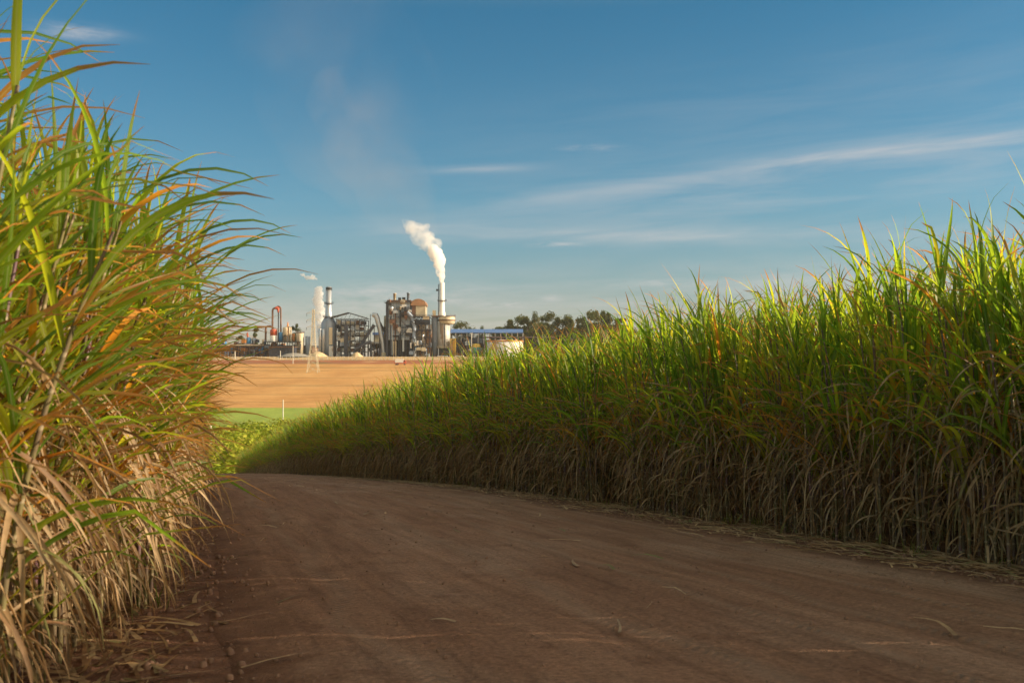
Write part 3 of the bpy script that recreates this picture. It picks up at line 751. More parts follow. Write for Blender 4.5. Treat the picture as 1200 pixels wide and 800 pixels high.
# ---- low exhaust tower with chimney (left)
def tower_left():
    Y = 800; cx = X(385); t = thing('exhaust_tower', 'shorter silver chimney rising from a fat dark shouldered tank, beside the pylon', 'chimney', (cx, Y, Z0))
    t2 = lambda mb, n, m: mb.build(n, m, t)
    def L(mb): mb.v = [(x - cx, y - Y, z - Z0) for x, y, z in mb.v]; return mb
    r = 10 * .6855 * .86
    t2(L(MB().lathe(cx, Y, [(.01, Z0), (r, Z0), (r, Z(378)), (r * .55, Z(371.5)), (.01, Z(371.5))], 32)), 'tank', M['grey'])
    t2(L(MB().lathe(cx, Y, [(2.6, Z(372)), (2.6, Z(367)), (2.1, Z(365)), (2.15, Z(336)), (1.9, Z(336)), (1.9, Z(338))], 24)), 'chimney', M['silver'])
    t2(L(MB().lathe(cx, Y, [(2.2, Z(339.4)), (2.5, Z(339.4)), (2.5, Z(336.6)), (2.2, Z(336.6))], 24)), 'chimney_rim', M['black'])
    t2(L(ring_deck(cx, Y, 2.1, 3.6, Z(355.5))), 'platform', M['steel']); t2(L(ring_deck(cx, Y, 2.6, 4.4, Z(371.4))), 'platform', M['steel'])
    for dx in (-5.9, -3.2): t2(L(vessel(cx + dx, Y - 5.4, 1.15, Z0, Z(386))), 'side_column', M['silver'])
    t2(L(MB().box(cx + 1.4, cx + 4.0, Y - 6.6, Y - 5.0, Z(404), Z(384))), 'door_panel', M['cream'])
    t2(L(MB().box(cx + 1.6, cx + 4.8, Y - 7.6, Y - 5.0, Z0, Z(405.5))), 'pump_house', M['pale'])
    t2(L(MB().tube([(cx + 5, Y, Z(383)), (cx + 8.2, Y, Z(383)), (cx + 9, Y, Z(385)), (cx + 9, Y, Z0)], 1.5, 12)), 'duct', M['black'])
    t2(L(ladder(cx - 2.5, Y - 1.4, Z(371), Z(339))), 'ladder', M['steel'])
tower_left()

# ---- open steel mill building with pitched roof
def mill_house():
    Y = 800; x0, x1 = X(395.5), X(428); y0, y1 = 794, 818
    t = thing('mill_house', 'open steel framed mill building under a thin pitched roof, cream machinery on every floor', 'building')
    frame(x0, x1, y0, y1, Z0, Z(374.5), 6, 7, .6, True, 3).build('steel_frame', M['steel'], t)
    r = MB(); ax, az = X(409.5), Z(366.3)
    for (xa, za, xb, zb) in ((X(389.5), Z(371.8), ax, az), (ax, az, X(432), Z(373))):
        vs = [(xa, y0 - 2, za), (xb, y0 - 2, zb), (xb, y0 + 5, zb), (xa, y0 + 5, za), (xa, y0 - 2, za - .8), (xb, y0 - 2, zb - .8), (xb, y0 + 5, zb - .8), (xa, y0 + 5, za - .8)]
        r.add(vs, [(0, 1, 2, 3), (7, 6, 5, 4), (0, 4, 5, 1), (2, 6, 7, 3), (0, 3, 7, 4), (1, 5, 6, 2)])
    r.build('roof', M['black'], t)
    tr = MB()
    for i in range(9):
        a = X(391 + i * 4.8); tr.bar((a, y0 - 1, Z(373.6)), (a + 1.6, y0 - 1, Z(371.5 if i not in (3, 4) else 368.5)), .35); 
    tr.bar((X(389.5), y0 - 1, Z(373.8)), (X(436), y0 - 1, Z(374.4)), .4); tr.build('roof_truss', M['steel'], t)
    rgx = random.Random(8)
    zl = [Z0 + (Z(374.5) - Z0) * i / 7 for i in range(8)]
    for j in range(7):
        for i in range(6):
            a = x0 + (x1 - x0) * i / 6 + .35; b = x0 + (x1 - x0) * (i + 1) / 6 - .35
            if rgx.random() < (.85 if j > 2 else .5):
                zt = zl[j] + rgx.uniform(.5, .95) * (zl[j + 1] - zl[j])
                MB().box(a, b, y0 + 1.2, y0 + 3.0, zl[j] + .2, zt).build('wall_panel', M[rgx.choice(('cream', 'pale', 'white', 'pale', 'cream', 'cream', 'rust'))], t)
    clutter(t, x0, x1, y0 + 4, y1 - 2, Z0, Z(376), 26, 21); clutter(t, x0, x1, y0 - 1, y0 + 1.0, Z0, Z(378), 10, 22)
    MB().box(X(405.2), X(409.5), y0 - 3.0, y0 - 1.0, Z0, Z(381)).build('lift_shaft', M['steel'], t)
    for j in (2, 4, 6): deck(x0 - .6, x1 + .6, y0 - 1.6, y0 - .4, zl[j]).build('walkway', M['steel'], t)
mill_house()

# ---- elbowed bagasse duct and conveyors
def conveyors():
    Y = 796
    t = thing('inclined_duct', 'fat grey duct with a hooked top slanting down between the mill building and the boiler', 'duct')
    MB().tube([(X(436.8), Y, Z(371)), (X(438.5), Y, Z(369)), (X(441), Y, Z(369.3)), (X(442.5), Y, Z(373)), (X(446), Y, Z(387)), (X(449), Y, Z(400)), (X(451), Y, Z(418))], [1.3, 1.9, 2.1, 2.1, 1.9, 1.7, 1.6], 16).build('duct', M['silver'], t)
    mb = MB(); mb.box(X(448.3), X(455), Y - 2, Y + 2, Z0, Z(413)); mb.build('footing', M['cream'], t)
    mb = MB()
    for a, b in (((434, 368), (434, 418)), ((442, 374), (456, 396)), ((434, 385), (446, 380))): mb.bar((X(a[0]), Y + 3, Z(a[1])), (X(b[0]), Y + 3, Z(b[1])), .6)
    mb.build('support', M['steel'], t)
    def belt(lab, a, b, w=2.0, yy=792):
        t = thing('conveyor', lab, 'conveyor')
        A, B = Vector((X(a[0]), yy, Z(a[1]))), Vector((X(b[0]), yy, Z(b[1]))); d = (B - A).normalized(); n = Vector((-d.z, 0, d.x)) * w / 2
        vs = []
        for yq in (yy - 1.4, yy + 1.4):
            for p in (A - n, B - n, B + n, A + n): vs.append((p.x, yq, p.z))
        MB().add(vs, [(0, 1, 2, 3), (7, 6, 5, 4), (0, 4, 5, 1), (1, 5, 6, 2), (2, 6, 7, 3), (3, 7, 4, 0)]).build('gallery', M['steel'], t)
        s = MB(); k = max(2, int((B - A).length / 9))
        for i in range(k + 1):
            p = A.lerp(B, i / k); s.bar((p.x, yy - 1, Z0), (p.x, yy - 1, p.z - w * .4), .5); s.bar((p.x, yy + 1, Z0), (p.x, yy + 1, p.z - w * .4), .5)
        s.build('trestle', M['steel'], t)
        r = MB(); r.bar((A.x, yy - 1.5, A.z + w * .95), (B.x, yy - 1.5, B.z + w * .95), .2); r.build('railing', M['steel'], t)
    belt('dark covered conveyor climbing from the mill floor towards the hooked duct', (419, 413), (440, 381))
    belt('low shallow conveyor crossing in front of the hooked duct', (417, 410), (437, 400), 1.6, 789)
    belt('steep dark conveyor between the hooked duct and the boiler', (458, 402), (445, 378), 1.8, 799)
    t = thing('settling_tank', 'slim pale upright tank with a domed top left of the boiler', 'tank')
    vessel(X(451), 806, 1.7, Z0, Z(370)).build('shell', M['cream'], t); ring_deck(X(451), 806, 1.7, 2.5, Z(384)).build('platform', M['steel'], t)
    ladder(X(451) - 1, 804.1, Z0, Z(372)).build('ladder', M['steel'], t)
    t = thing('low_workshop', 'long low workshop with a pale roof edge and dark open bays behind the slanting duct', 'building')
    MB().box(X(425), X(455), 822, 840, Z(402), Z(399.5)).build('roof', M['pale'], t)
    MB().box(X(426), X(454), 838, 839, Z0, Z(402)).build('wall', M['grey'], t)
    frame(X(426), X(454), 823, 837, Z0, Z(402), 8, 1, .45, False).build('steel_frame', M['rust'], t)
    clutter(t, X(427), X(453), 824, 836, Z0, Z(406), 9, 61)
    t = thing('blue_roof_shed', 'small shed with a blue roof seen between the mill building and the hooked duct', 'building')
    MB().box(X(427), X(446), 846, 862, Z(390), Z(387)).build('roof', M['blue_roof'], t); MB().box(X(428), X(445), 848, 860, Z0, Z(390)).build('wall', M['cream'], t)
conveyors()

# ---- boiler house
def boiler():
    t = thing('boiler_house', 'tall blue grey boiler block with two stub chimneys and dark open base', 'building')
    y0, y1 = 792, 816; x0, x1 = X(456), X(481)
    MB().box(x0, x1, y0, y1, Z(398), Z(355)).build('wall', M['grey'], t)
    rib = MB()
    for i in range(15):
        x = x0 + (x1 - x0) * i / 14; rib.box(x - .12, x + .12, y0 - .25, y0 - .02, Z(398), Z(355))
    for i in range(8):
        z = Z(398) + (Z(355) - Z(398)) * i / 7; rib.box(x0 - .3, x1 + .3, y0 - .5, y0 - .26, z - .18, z + .18)
    rib.build('stiffener_ribs', M['silver'], t)
    MB().box(X(453.6), X(456.4), y0 - .8, y1, Z0, Z(354)).build('corner_tower', M['steel'], t)
    MB().box(x0, x1, y0 + 6, y1, Z0, Z(398) - .01).build('furnace_base', M['black'], t)
    frame(x0, x1, y0, y1 - 1, Z0, Z(398), 6, 2, .7, False).build('legs_frame', M['steel'], t)
    for a, b in ((463, 415), (465.5, 412)): MB().cone((X(a), y0 - 2, Z0), (X(a), y0 - 2, Z(400)), .4, .4, 8).build('pipe', M['cream'], t)
    MB().box(X(473), X(475), y0 - 1.4, y0 - .4, Z(412), Z(396)).build('ash_chute', M['silver'], t)
    deck(X(451.5), X(483.5), y0 - 2, y1, Z(355)).build('roof_deck', M['steel'], t)
    mb = MB(); mb.box(X(454.5), X(482), y0 + 1, y1 - 2, Z(355) + .02, Z(352)); mb.build('penthouse', M['rust'], t)
    clutter(t, X(455), X(482), y0 - 1, y0 + 4, Z(361), Z(352), 10, 33, ('rust', 'cream', 'steel', 'black'))
    MB().box(X(472), X(477), y0 - 1.2, y0 - .2, Z(361.5), Z(357.5)).build('inspection_panel', M['white'], t)
    for px, tp in ((462.3, 343.5), (478.3, 342.8)):
        mb = MB(); r = 1.15; mb.lathe(X(px), 800, [(r, Z(354)), (r, Z(tp + 1)), (r * 1.2, Z(tp + 1)), (r * 1.2, Z(tp)), (r * .8, Z(tp)), (r * .8, Z(tp + 3))], 16)
        mb.build('stub_chimney', M['cream' if px < 470 else 'grey'], t)
    MB().bar((X(456.5), 796, Z(352)), (X(456.5), 796, Z(349.5)), .4).build('vent_pipe', M['steel'], t)
    clutter(t, x0 + 1, x1 + 2, y0 - 2.4, y0 - .3, Z(398), Z(360), 26, 35, ('steel', 'pale', 'silver', 'black', 'rust', 'cream'))
    for k, a in enumerate((459, 461.2, 464.6, 470.5)): MB().tube([(X(a), y0 - .9, Z(416)), (X(a), y0 - .9, Z(372 - k * 3)), (X(a + 3), y0 - .9, Z(370 - k * 3))], .35 + .08 * k, 8).build('pipe', M[('steel', 'silver', 'rust', 'black')[k]], t)
    for pyy in (362, 373, 385):
        deck(X(466), X(482), y0 - 2.2, y0 - .6, Z(pyy)).build('walkway', M['steel'], t)
    for k, (a, b) in enumerate((((468, 373), (478, 362)), ((480, 385), (469, 373)), ((468, 398), (480, 385)))):
        stairs(X(a[0]), X(b[0]), y0 - 3.6, Z(a[1]), Z(b[1])).build('stairs', M['steel'], t)
    # the steel and dust plant beside it
    t = thing('dust_collector_tower', 'crowded tower of stairs and decks under a brown rounded hood, right of the boiler', 'tower')
    xa, xb = X(481), X(505.5)
    frame(X(482), X(504.5), 790, 812, Z0, Z(372), 5, 6, .6, True, 12).build('steel_frame', M['steel'], t)
    # hood: half barrel of brown sheet
    mb = MB(); cx, hw = X(491), 9 * .6855; n = 12; vs = []
    for yq in (793, 811):
        for i in range(n + 1):
            a = PI * i / n; vs.append((cx - hw * math.cos(a), yq, Z(358.5) + 5.4 * math.sin(a) ** .8))
    mb.add(vs, [(i, i + 1, n + 2 + i, n + 1 + i) for i in range(n)], 0, True); mb.add(vs, [tuple(range(n + 1)), tuple(range(2 * n + 1, n, -1))]); mb.build('hood', M['brown_roof'], t)
    MB().box(X(488), X(499), 794, 810, Z(371), Z(358.6)).build('filter_housing', M['cream'], t)
    MB().box(X(483.5), X(487.8), 794, 808, Z(371), Z(358.6)).build('filter_side', M['rust'], t)
    MB().box(X(489), X(499), 796, 808, Z0, Z(380)).build('duct_column', M['cream'], t)
    MB().box(X(500), X(505), 799, 812, Z0, Z(385)).build('brick_annex', M['brown_roof'], t)
    for pyy in (371, 378.5, 388, 397, 407): deck(X(482), X(507), 788, 791, Z(pyy)).build('walkway', M['steel'], t)
    for a, b in (((484, 378.5), (494, 371)), ((502, 388), (490, 378.5)), ((485, 397), (498, 388)), ((503, 407), (489, 397)), ((484, 417.5), (499, 407))):
        stairs(X(a[0]), X(b[0]), 786.6, Z(a[1]), Z(b[1])).build('stairs', M['steel'], t)
    MB().box(X(486), X(505), 789.4, 793, Z(381), Z(375)).build('screen_box', M['steel'], t)
    MB().box(X(497), X(504), 788.7, 792, Z(375), Z(371)).build('cream_cabin', M['cream'], t)  # small cabin in plain cream paint
    MB().tube([(X(479), 790, Z(366)), (X(484), 790, Z(372)), (X(487), 790, Z(384)), (X(486), 790, Z(400))], 1.4, 12).build('duct', M['grey'], t)
    clutter(t, xa, xb, 791, 800, Z0, Z(382), 26, 44); clutter(t, xa, xb, 786.5, 789, Z0, Z(400), 8, 46, ('white', 'cream', 'grey', 'silver'))
boiler()

# ---- scrubber with the tall white chimney
def scrubber():
    t = thing('scrubber_tower', 'tallest chimney, slim and white, above pale twin cylinders with a wide ring platform', 'chimney')
    Y = 800
    MB().lathe(X(519.8), Y, [(.01, Z(408)), (5.2, Z(408)), (5.2, Z(378)), (.01, Z(378))], 32).build('main_cylinder', M['pale'], t)
    MB().lathe(X(509.8), Y, [(.01, Z0), (2.5, Z0), (2.5, Z(371)), (1.8, Z(369.5)), (.01, Z(369.5))], 24).build('side_cylinder', M['grey'], t)
    MB().cone((X(521.7), Y - 5.2, Z(408)), (X(521.7), Y - 5.2, Z(379)), .35, .35, 8).build('downpipe', M['black'], t)
    MB().lathe(X(523.5), Y, [(5.0, Z(380)), (6.3, Z(378.8)), (6.7, Z(376)), (6.7, Z(372)), (6.3, Z(371)), (.01, Z(371))], 36).build('ring_duct', M['cream'], t)
    MB().lathe(X(523.5), Y, [(6.75, Z(376)), (7.0, Z(376)), (7.0, Z(374.6)), (6.75, Z(374.6))], 36).build('ring_band', M['rust'], t)
    ring_deck(X(523.5), Y, 5, 7.1, Z(370.6)).build('platform', M['rust'], t)
    MB().box(X(505.8), X(521), Y - 4, Y + 4, Z(371.2), Z(370)).build('head_deck', M['rust'], t)
    MB().lathe(X(517.8), Y, [(2.9, Z(371)), (2.6, Z(366)), (2.1, Z(364)), (1.95, Z(331)), (1.75, Z(331)), (1.75, Z(334))], 24).build('chimney', M['white'], t)
    ring_deck(X(517.8), Y, 2.1, 3.6, Z(352.5)).build('platform', M['steel'], t)
    ladder(X(514.7), Y - 1, Z(370), Z(332)).build('ladder', M['steel'], t)
    MB().tube([(X(513.8), Y - 1, Z(333)), (X(513.8), Y - 1, Z(370))], .28, 6).build('sample_pipe', M['steel'], t)
    MB().box(X(511.2), X(513.2), Y - 1.6, Y, Z(341), Z(338.6)).build('instrument_box', M['steel'], t)
    MB().box(X(507), X(510.6), Y - 2, Y + 1, Z(370), Z(363.5)).build('fan_housing', M['cream'], t)
    MB().box(X(514.5), X(526), Y - 5, Y + 5, Z0, Z(408) - .02).build('plinth', M['black'], t)
    deck(X(513), X(529), Y - 7.4, Y - 5.3, Z(407.5)).build('walkway', M['cream'], t)
    t = thing('stair_tower', 'narrow yellow ochre stair tower at the foot of the tall white chimney', 'tower')
    frame(X(528.6), X(534), 794, 799, Z0, Z(397), 1, 5, .6).build('steel_frame', M['yellow'], t)
    MB().box(X(530.6), X(533.6), 795, 798, Z0, Z(398.5)).build('cladding', M['yellow'], t)
    for k in range(3): stairs(X(528.8 + (k % 2) * 4.4), X(533.2 - (k % 2) * 4.4), 792.6, Z0 + 4 * k, Z0 + 4 * k + 4).build('stairs', M['orange'], t)
scrubber()

# ---- long shed and pipe rack
def long_shed():
    Y = 812
    t = thing('long_shed', 'long open shed with a light blue roof on pale columns', 'building')
    x0, x1 = X(528, Y), X(613, Y); mb = MB()
    za, zb, zc = Z(389.8, Y), Z(385.2, Y), Z(389.5, Y)
    vs = []
    for x in (x0, x1 + 0):
        vs += [(x, 804, za), (x, 818, zb), (x, 832, zc), (x, 832, zc - .4), (x, 818, zb - .4), (x, 804, za - .4)]
    mb.add(vs, [(0, 1, 7, 6), (1, 2, 8, 7), (2, 3, 9, 8), (3, 4, 10, 9), (4, 5, 11, 10), (5, 0, 6, 11), (0, 5, 4, 1), (1, 4, 3, 2), (6, 7, 10, 11), (7, 8, 9, 10)])
    mb.build('roof', M['blue_roof'], t)
    n = 13
    for i in range(n + 1):
        x = x0 + (x1 - x0) * i / n; MB().box(x - .35, x + .35, 804.6, 805.3, Z0, za - .4).build('column', M['pale'], t); MB().box(x - .35, x + .35, 830, 830.7, Z0, zc - .5).build('column', M['pale'], t)
    tr = MB()
    for i in range(n * 2):
        a = x0 + (x1 - x0) * i / (n * 2); b = x0 + (x1 - x0) * (i + 1) / (n * 2); tr.bar((a, 805.6, Z(392.5, Y) if i % 2 else za - .5), (b, 805.6, za - .5 if i % 2 else Z(392.5, Y)), .22)
    tr.bar((x0, 805.6, Z(392.5, Y)), (x1, 805.6, Z(392.5, Y)), .35); tr.build('truss', M['steel'], t)
    MB().box(x0 + .5, x1 - .5, 830.8, 831.2, Z0, Z(398, Y)).build('back_wall', M['rust'], t)
    t = thing('crop_reception_plant', 'dark crowded machinery and pipes under and before the blue roof', 'machinery')
    frame(X(535, 806), X(566, 806), 799, 803.6, Z0, Z(394, 806), 7, 3, .4, True, 91).build('steel_frame', M['steel'], t)
    clutter(t, X(535, 806), X(567, 806), 799, 803, Z0, Z(398, 806), 20, 92, ('black', 'steel', 'pale', 'grey', 'rust', 'silver'))
    clutter(t, X(533), X(612), 808, 828, Z0, Z(396), 32, 93, ('black', 'steel', 'rust', 'pale', 'grey', 'cream'))
    t = thing('pipe_rack', 'long dark pipe rack running right from the shed behind the white tank', 'pipe rack')
    frame(X(566, 803), X(650, 803), 800, 803, Z0, Z(396, 803), 7, 2, .4, False).build('trestle', M['steel'], t)
    for k, m in enumerate(('rust', 'steel', 'black')): MB().tube([(X(566, 803), 800.7 + k * .8, Z(395.3, 803) + .2 * k), (X(650, 803), 800.7 + k * .8, Z(395.3, 803) + .2 * k)], .32, 8).build('pipe', M[m], t)
    t = thing('storage_tank', 'wide low white tank with rust streaks round its rim, right of the shed machinery', 'tank')
    Yt = 780; cx = X(591.5, Yt); r = 21.8 / F * Yt
    MB().lathe(cx, Yt + 12, [(r, Z0 - .3), (r, Z(399, Yt - 2)), (r * .5, Z(398, Yt - 2)), (.01, Z(397.4, Yt))], 48).build('shell', M['tank_rust'], t)
    MB().lathe(cx, Yt + 12, [(r + .02, Z(400, Yt - 2)), (r + .3, Z(400, Yt - 2)), (r + .3, Z(398.6, Yt - 2)), (r + .02, Z(398.6, Yt - 2))], 48).build('rim', M['orange'], t)
    ladder(cx - r * .86, Yt + 12 - r * .55, Z0, Z(399, Yt)).build('ladder', M['steel'], t)
    t = thing('striped_tank', 'squat teal tank with a yellow top between the shed machinery and the white tank', 'tank')
    Yt = 790; cx = X(558, Yt); r = 5.0 / F * Yt
    MB().lathe(cx, Yt, [(.01, Z(413.5, Yt)), (r, Z(413, Yt)), (r, Z(407, Yt))], 24).build('lower_shell', M['teal'], t)
    MB().lathe(cx, Yt, [(r, Z(407, Yt)), (r, Z(404.5, Yt)), (r * .7, Z(402.9, Yt)), (.01, Z(402.6, Yt))], 24).build('top', M['yellow'], t)
    mb = MB()
    for a in range(6): mb.box(cx + r * .8 * math.cos(a * PI / 3) - .2, cx + r * .8 * math.cos(a * PI / 3) + .2, Yt + r * .8 * math.sin(a * PI / 3) - .2, Yt + r * .8 * math.sin(a * PI / 3) + .2, Z0 - .1, Z(413.4, Yt))
    mb.build('legs', M['steel'], t)
    t = thing('light_mast', 'thin pale mast in front of the shed machinery', 'lamp post')
    MB().cone((X(552.5, 786), 786, Z0 - .1), (X(552.5, 786), 786, Z(391, 786)), .3, .2, 8).build('mast', M['pole'], t)
    mb = MB(); mb.box(X(552.5, 786) - 1, X(552.5, 786) + 1, 785.6, 786.4, Z(391, 786), Z(390.3, 786)); mb.build('lamp_head', M['white'], t)
long_shed()

# ---- distillery at the left
def distillery():
    Y = 795; S = Y / F
    t = thing('distillery_deck', 'raised steel deck carrying the distillery vessels, dark open space below', 'platform')
    x0, x1 = X(311, Y), X(353, Y); zd = Z(400.5, Y)
    frame(x0, x1, Y - 5, Y + 6, Z0, zd, 7, 2, .5, True, 5).build('steel_frame', M['steel'], t)
    deck(x0 - 1, x1 + 1, Y - 6, Y + 7, zd + .2).build('deck', M['steel'], t)
    clutter(t, x0, x1, Y - 4, Y + 5, Z0, zd, 18, 55, ('black', 'steel', 'grey', 'rust'))
    def col(name, lab, px, r_px, top, base, segs, dome=.4, cat='tank', yy=Y):
        t = thing(name, lab, cat)
        zb = Z(base, yy); prev = zb
        for k, (pt, m) in enumerate(segs):
            zt = Z(pt, yy)
            if k == len(segs) - 1: vessel(X(px, yy), yy, r_px * S, prev, zt, dome).build('shell', M[m], t)
            else: MB().lathe(X(px, yy), yy, [(r_px * S, prev), (r_px * S, zt)], 24).build('shell_band', M[m], t)
            prev = zt
        return t
    a = col('distillation_vessel', 'red and white banded vessel under the looping brown pipe', 320.5, 4.2, 386, 400.2, [(393, 'white'), (387, 'red')])
    a = col('distillation_vessel', 'slim cobalt blue vessel between the red banded and the cream vessel', 329, 2.5, 389, 400.2, [(390, 'blue')])
    a = col('distillation_vessel', 'cream domed vessel with a spire, right of the cobalt blue one', 335.5, 4.4, 383, 400.2, [(384.5, 'cream')])
    MB().cone((X(337, Y), Y, Z(384, Y)), (X(337, Y), Y, Z(377, Y)), 1.1, .25, 10).build('spire', M['orange'], a)
    MB().tube([(X(341.5, Y), Y - 2, Z(400, Y)), (X(341.5, Y), Y - 2, Z(384, Y)), (X(338, Y), Y - 2, Z(382.5, Y))], .5, 8).build('pipe', M['cream'], a)
    MB().tube([(X(333, Y), Y - 4, Z(400, Y)), (X(333, Y), Y - 4, Z(394.5, Y)), (X(335.5, Y), Y - 4, Z(393, Y)), (X(338, Y), Y - 4, Z(394.5, Y)), (X(338, Y), Y - 4, Z(400, Y))], .45, 8).build('bypass_pipe', M['black'], a)
    a = col('storage_silo', 'beige round tank with a flat lid between the distillery and the pylon', 351.5, 4.4, 390, 418, [(390, 'cream')], .12)
    ring_deck(X(351.5, Y), Y, 2.9, 3.4, Z(389.8, Y)).build('platform', M['rust'], a)
    a = col('storage_silo', 'small orange red tank tucked beside the cream vessel', 343.8, 1.8, 392, 400.2, [(391, 'orange')], .2)
    a = col('storage_silo', 'blue grey tank close behind the pylon', 360.5, 2.8, 394, 418, [(394, 'teal' if False else 'grey')], .15)
    # looping overhead pipe
    t = thing('overhead_vapour_pipe', 'tall looping brown vapour pipe with a red elbow above the distillery', 'pipe')
    def arc(cx, cz, r, a0, a1, n=7): return [(X(cx + r * math.cos(R(a0 + (a1 - a0) * i / n)), Y), Y + 1, Z(cz - r * math.sin(R(a0 + (a1 - a0) * i / n)), Y)) for i in range(n + 1)]
    MB().tube([(X(318.7, Y), Y + 1, Z(386, Y)), (X(318.7, Y), Y + 1, Z(366, Y))] + arc(322, 364, 3.3, 180, 95), .75, 10).build('riser', M['rust'], t)
    MB().tube(arc(325, 362, 3.3, 100, 0) + [(X(328.5, Y), Y + 1, Z(386, Y)), (X(328.5, Y), Y + 1, Z(400, Y))], .62, 10).build('downcomer', M['rust'], t)
    MB().tube([(X(321.8, Y), Y + 1, Z(361.2, Y)), (X(323.5, Y), Y + 1, Z(360.4, Y)), (X(325.3, Y), Y + 1, Z(361, Y)), (X(325.5, Y), Y + 1, Z(366, Y))], [1.0, 1.35, 1.3, .7], 12).build('elbow', M['red'], t)
    MB().tube([(X(325.5, Y), Y + 1, Z(366, Y)), (X(325.5, Y), Y + 1, Z(400, Y))], .4, 8).build('inner_pipe', M['black'], t)
    t = thing('side_vapour_pipe', 'lower brown pipe bent over at the left of the red banded vessel', 'pipe')
    MB().tube([(X(317.5, Y), Y, Z(382, Y)), (X(313, Y), Y, Z(382.2, Y)), (X(311.2, Y), Y, Z(384, Y)), (X(311, Y), Y, Z(400, Y))], .8, 10).build('bend', M['rust'], t)
    for px, lab in ((291.3, 'turquoise vessel with a red cap left of the distillery, above the pipe rack'), (309.8, 'small sky blue vessel at the left end of the distillery deck')):
        a = col('distillation_vessel', lab, px, 2.7 if px < 300 else 2.0, 397, 403, [(396.5 if px < 300 else 399, 'blue')], .5, yy=Y)
        if px < 300: MB().tube([(X(290.3, Y), Y, Z(395, Y)), (X(289.2, Y), Y, Z(391, Y)), (X(290.5, Y), Y, Z(390, Y))], .7, 8).build('cap', M['red'], a); MB().box(X(289, Y), X(294, Y), Y - 1, Y + 1, Z(405.3, Y), Z(403, Y)).build('stand', M['white'], a)
        else: MB().box(X(308.5, Y), X(311, Y), Y - 1, Y + 1, Z(405.3, Y), Z(403, Y)).build('stand', M['pale'], a)
    a = col('storage_silo', 'pale blue tank left of the turquoise vessel, seen through cane leaves', 262.5, 2.8, 394, 405.3, [(395, 'blue')], .2)
    a = col('storage_silo', 'orange tank left of the pale blue tank, seen through cane leaves', 251, 4.0, 388, 405.3, [(388, 'orange')], .2)
    # long rack
    t = thing('process_rack', 'long low rack of pipes and dark bays running left from the distillery', 'pipe rack')
    x0, x1 = X(225, Y), X(311, Y)
    frame(x0, x1, Y - 4, Y + 5, Z0, Z(405.5, Y), 20, 2, .4, True, 71).build('steel_frame', M['rust'], t)
    for k, m in enumerate(('cream', 'rust', 'silver', 'orange', 'steel')): MB().tube([(x0, Y - 4 + k * 2, Z(405, Y) + .3 + (k % 2) * .5), (x1 + k, Y - 4 + k * 2, Z(405, Y) + .3 + (k % 2) * .5)], .42, 8).build('pipe', M[m], t)
    clutter(t, x0, x1, Y - 3, Y + 4, Z0, Z(407, Y), 40, 72, ('black', 'steel', 'blue', 'rust', 'cream', 'orange', 'grey'))
    clutter(t, x0, x1, Y - 3, Y + 4, Z(405, Y), Z(398, Y), 16, 73, ('orange', 'steel', 'pale', 'rust', 'cream', 'grey'))
    t = thing('low_store', 'low dark blue store building below the distillery deck, with square window bays', 'building')
    yb = 778
    MB().box(X(316, yb), X(345, yb), yb, yb + 8, Z0, Z(407, yb)).build('wall', M['steel'], t)
    MB().box(X(315, yb), X(346, yb), yb - .8, yb + 9, Z(407, yb) + .01, Z(406, yb)).build('roof', M['rust'], t)
    for k in range(6): MB().box(X(318 + k * 4.5, yb), X(320.6 + k * 4.5, yb), yb - .12, yb - .02, Z(413.5, yb), Z(409.5, yb)).build('window', M['glass'], t)
distillery()

def warehouse():
    t = thing('long_warehouse', 'long low dark warehouse behind the pipe rack and distillery', 'building')
    x0, x1 = X(190, 825), X(366, 825)
    MB().box(x0, x1, 825, 850, Z0 - .2, Z(406.5, 825)).build('wall', M['rust'], t)
    MB().box(x0 - 1, x1 + 1, 823.8, 851, Z(406.5, 825) + .003, Z(404.6, 825)).build('roof', M['steel'], t)
    rg = random.Random(4)
    for i in range(22):
        a = x0 + 3 + i * 5.4; MB().box(a, a + rg.uniform(2.5, 4.6), 824.9 - .2, 824.97, Z0, Z(rg.uniform(408, 413), 825)).build('bay_opening', M[rg.choice(('black', 'black', 'glass', 'grey'))], t)
    for i in range(9): MB().box(x0 + 6 + i * 13, x0 + 9 + i * 13, 830, 834, Z(404.6, 825), Z(404.6 - rg.uniform(1.5, 5), 825)).build('roof_vent', M[rg.choice(('rust', 'orange', 'steel', 'pale'))], t)
warehouse()

# ---- heaps
def heap(name, label, cat, px, Y, wpx, top, mat, seed, dpt=9):
    t = MB(); n, k = 34, 10; w = wpx / 2 / F * Y; H = Z(top, Y) - Z0; vs = []
    for j in range(k + 1):
        q = j / k
        for i in range(n):
            a = 2 * PI * i / n; rr = 1 - q
            nz = 1 + .18 * mnoise.noise(Vector((math.cos(a) * 2 + seed, math.sin(a) * 2, q * 3)))
            vs.append((w * rr * nz * math.cos(a), dpt * rr * nz * math.sin(a), H * (math.sin(q * PI / 2) ** 1.25) * (1 + .1 * mnoise.noise(Vector((a, q * 4, seed)))) - (.3 if j == 0 else 0)))
    t.add(vs, [(j * n + i, j * n + (i + 1) % n, (j + 1) * n + (i + 1) % n, (j + 1) * n + i) for j in range(k) for i in range(n)], 0, True)
    o = t.build(name, mat); o.location = (X(px, Y), Y, Z0); tag(o, label, cat)
heap('bagasse_heap', 'pale sandy heap behind the foot of the pylon', 'heap', 372, 781, 27, 412, M['heap_sand'], 1)
heap('spoil_heap', 'low wide grey heap left of the sandy one', 'heap', 345, 776, 44, 413.5, M['heap_grey'], 2)
heap('bagasse_heap', 'small pointed reddish heap in front of the mill building', 'heap', 418, 783, 15, 412.5, M['heap_sand'], 3, 5)

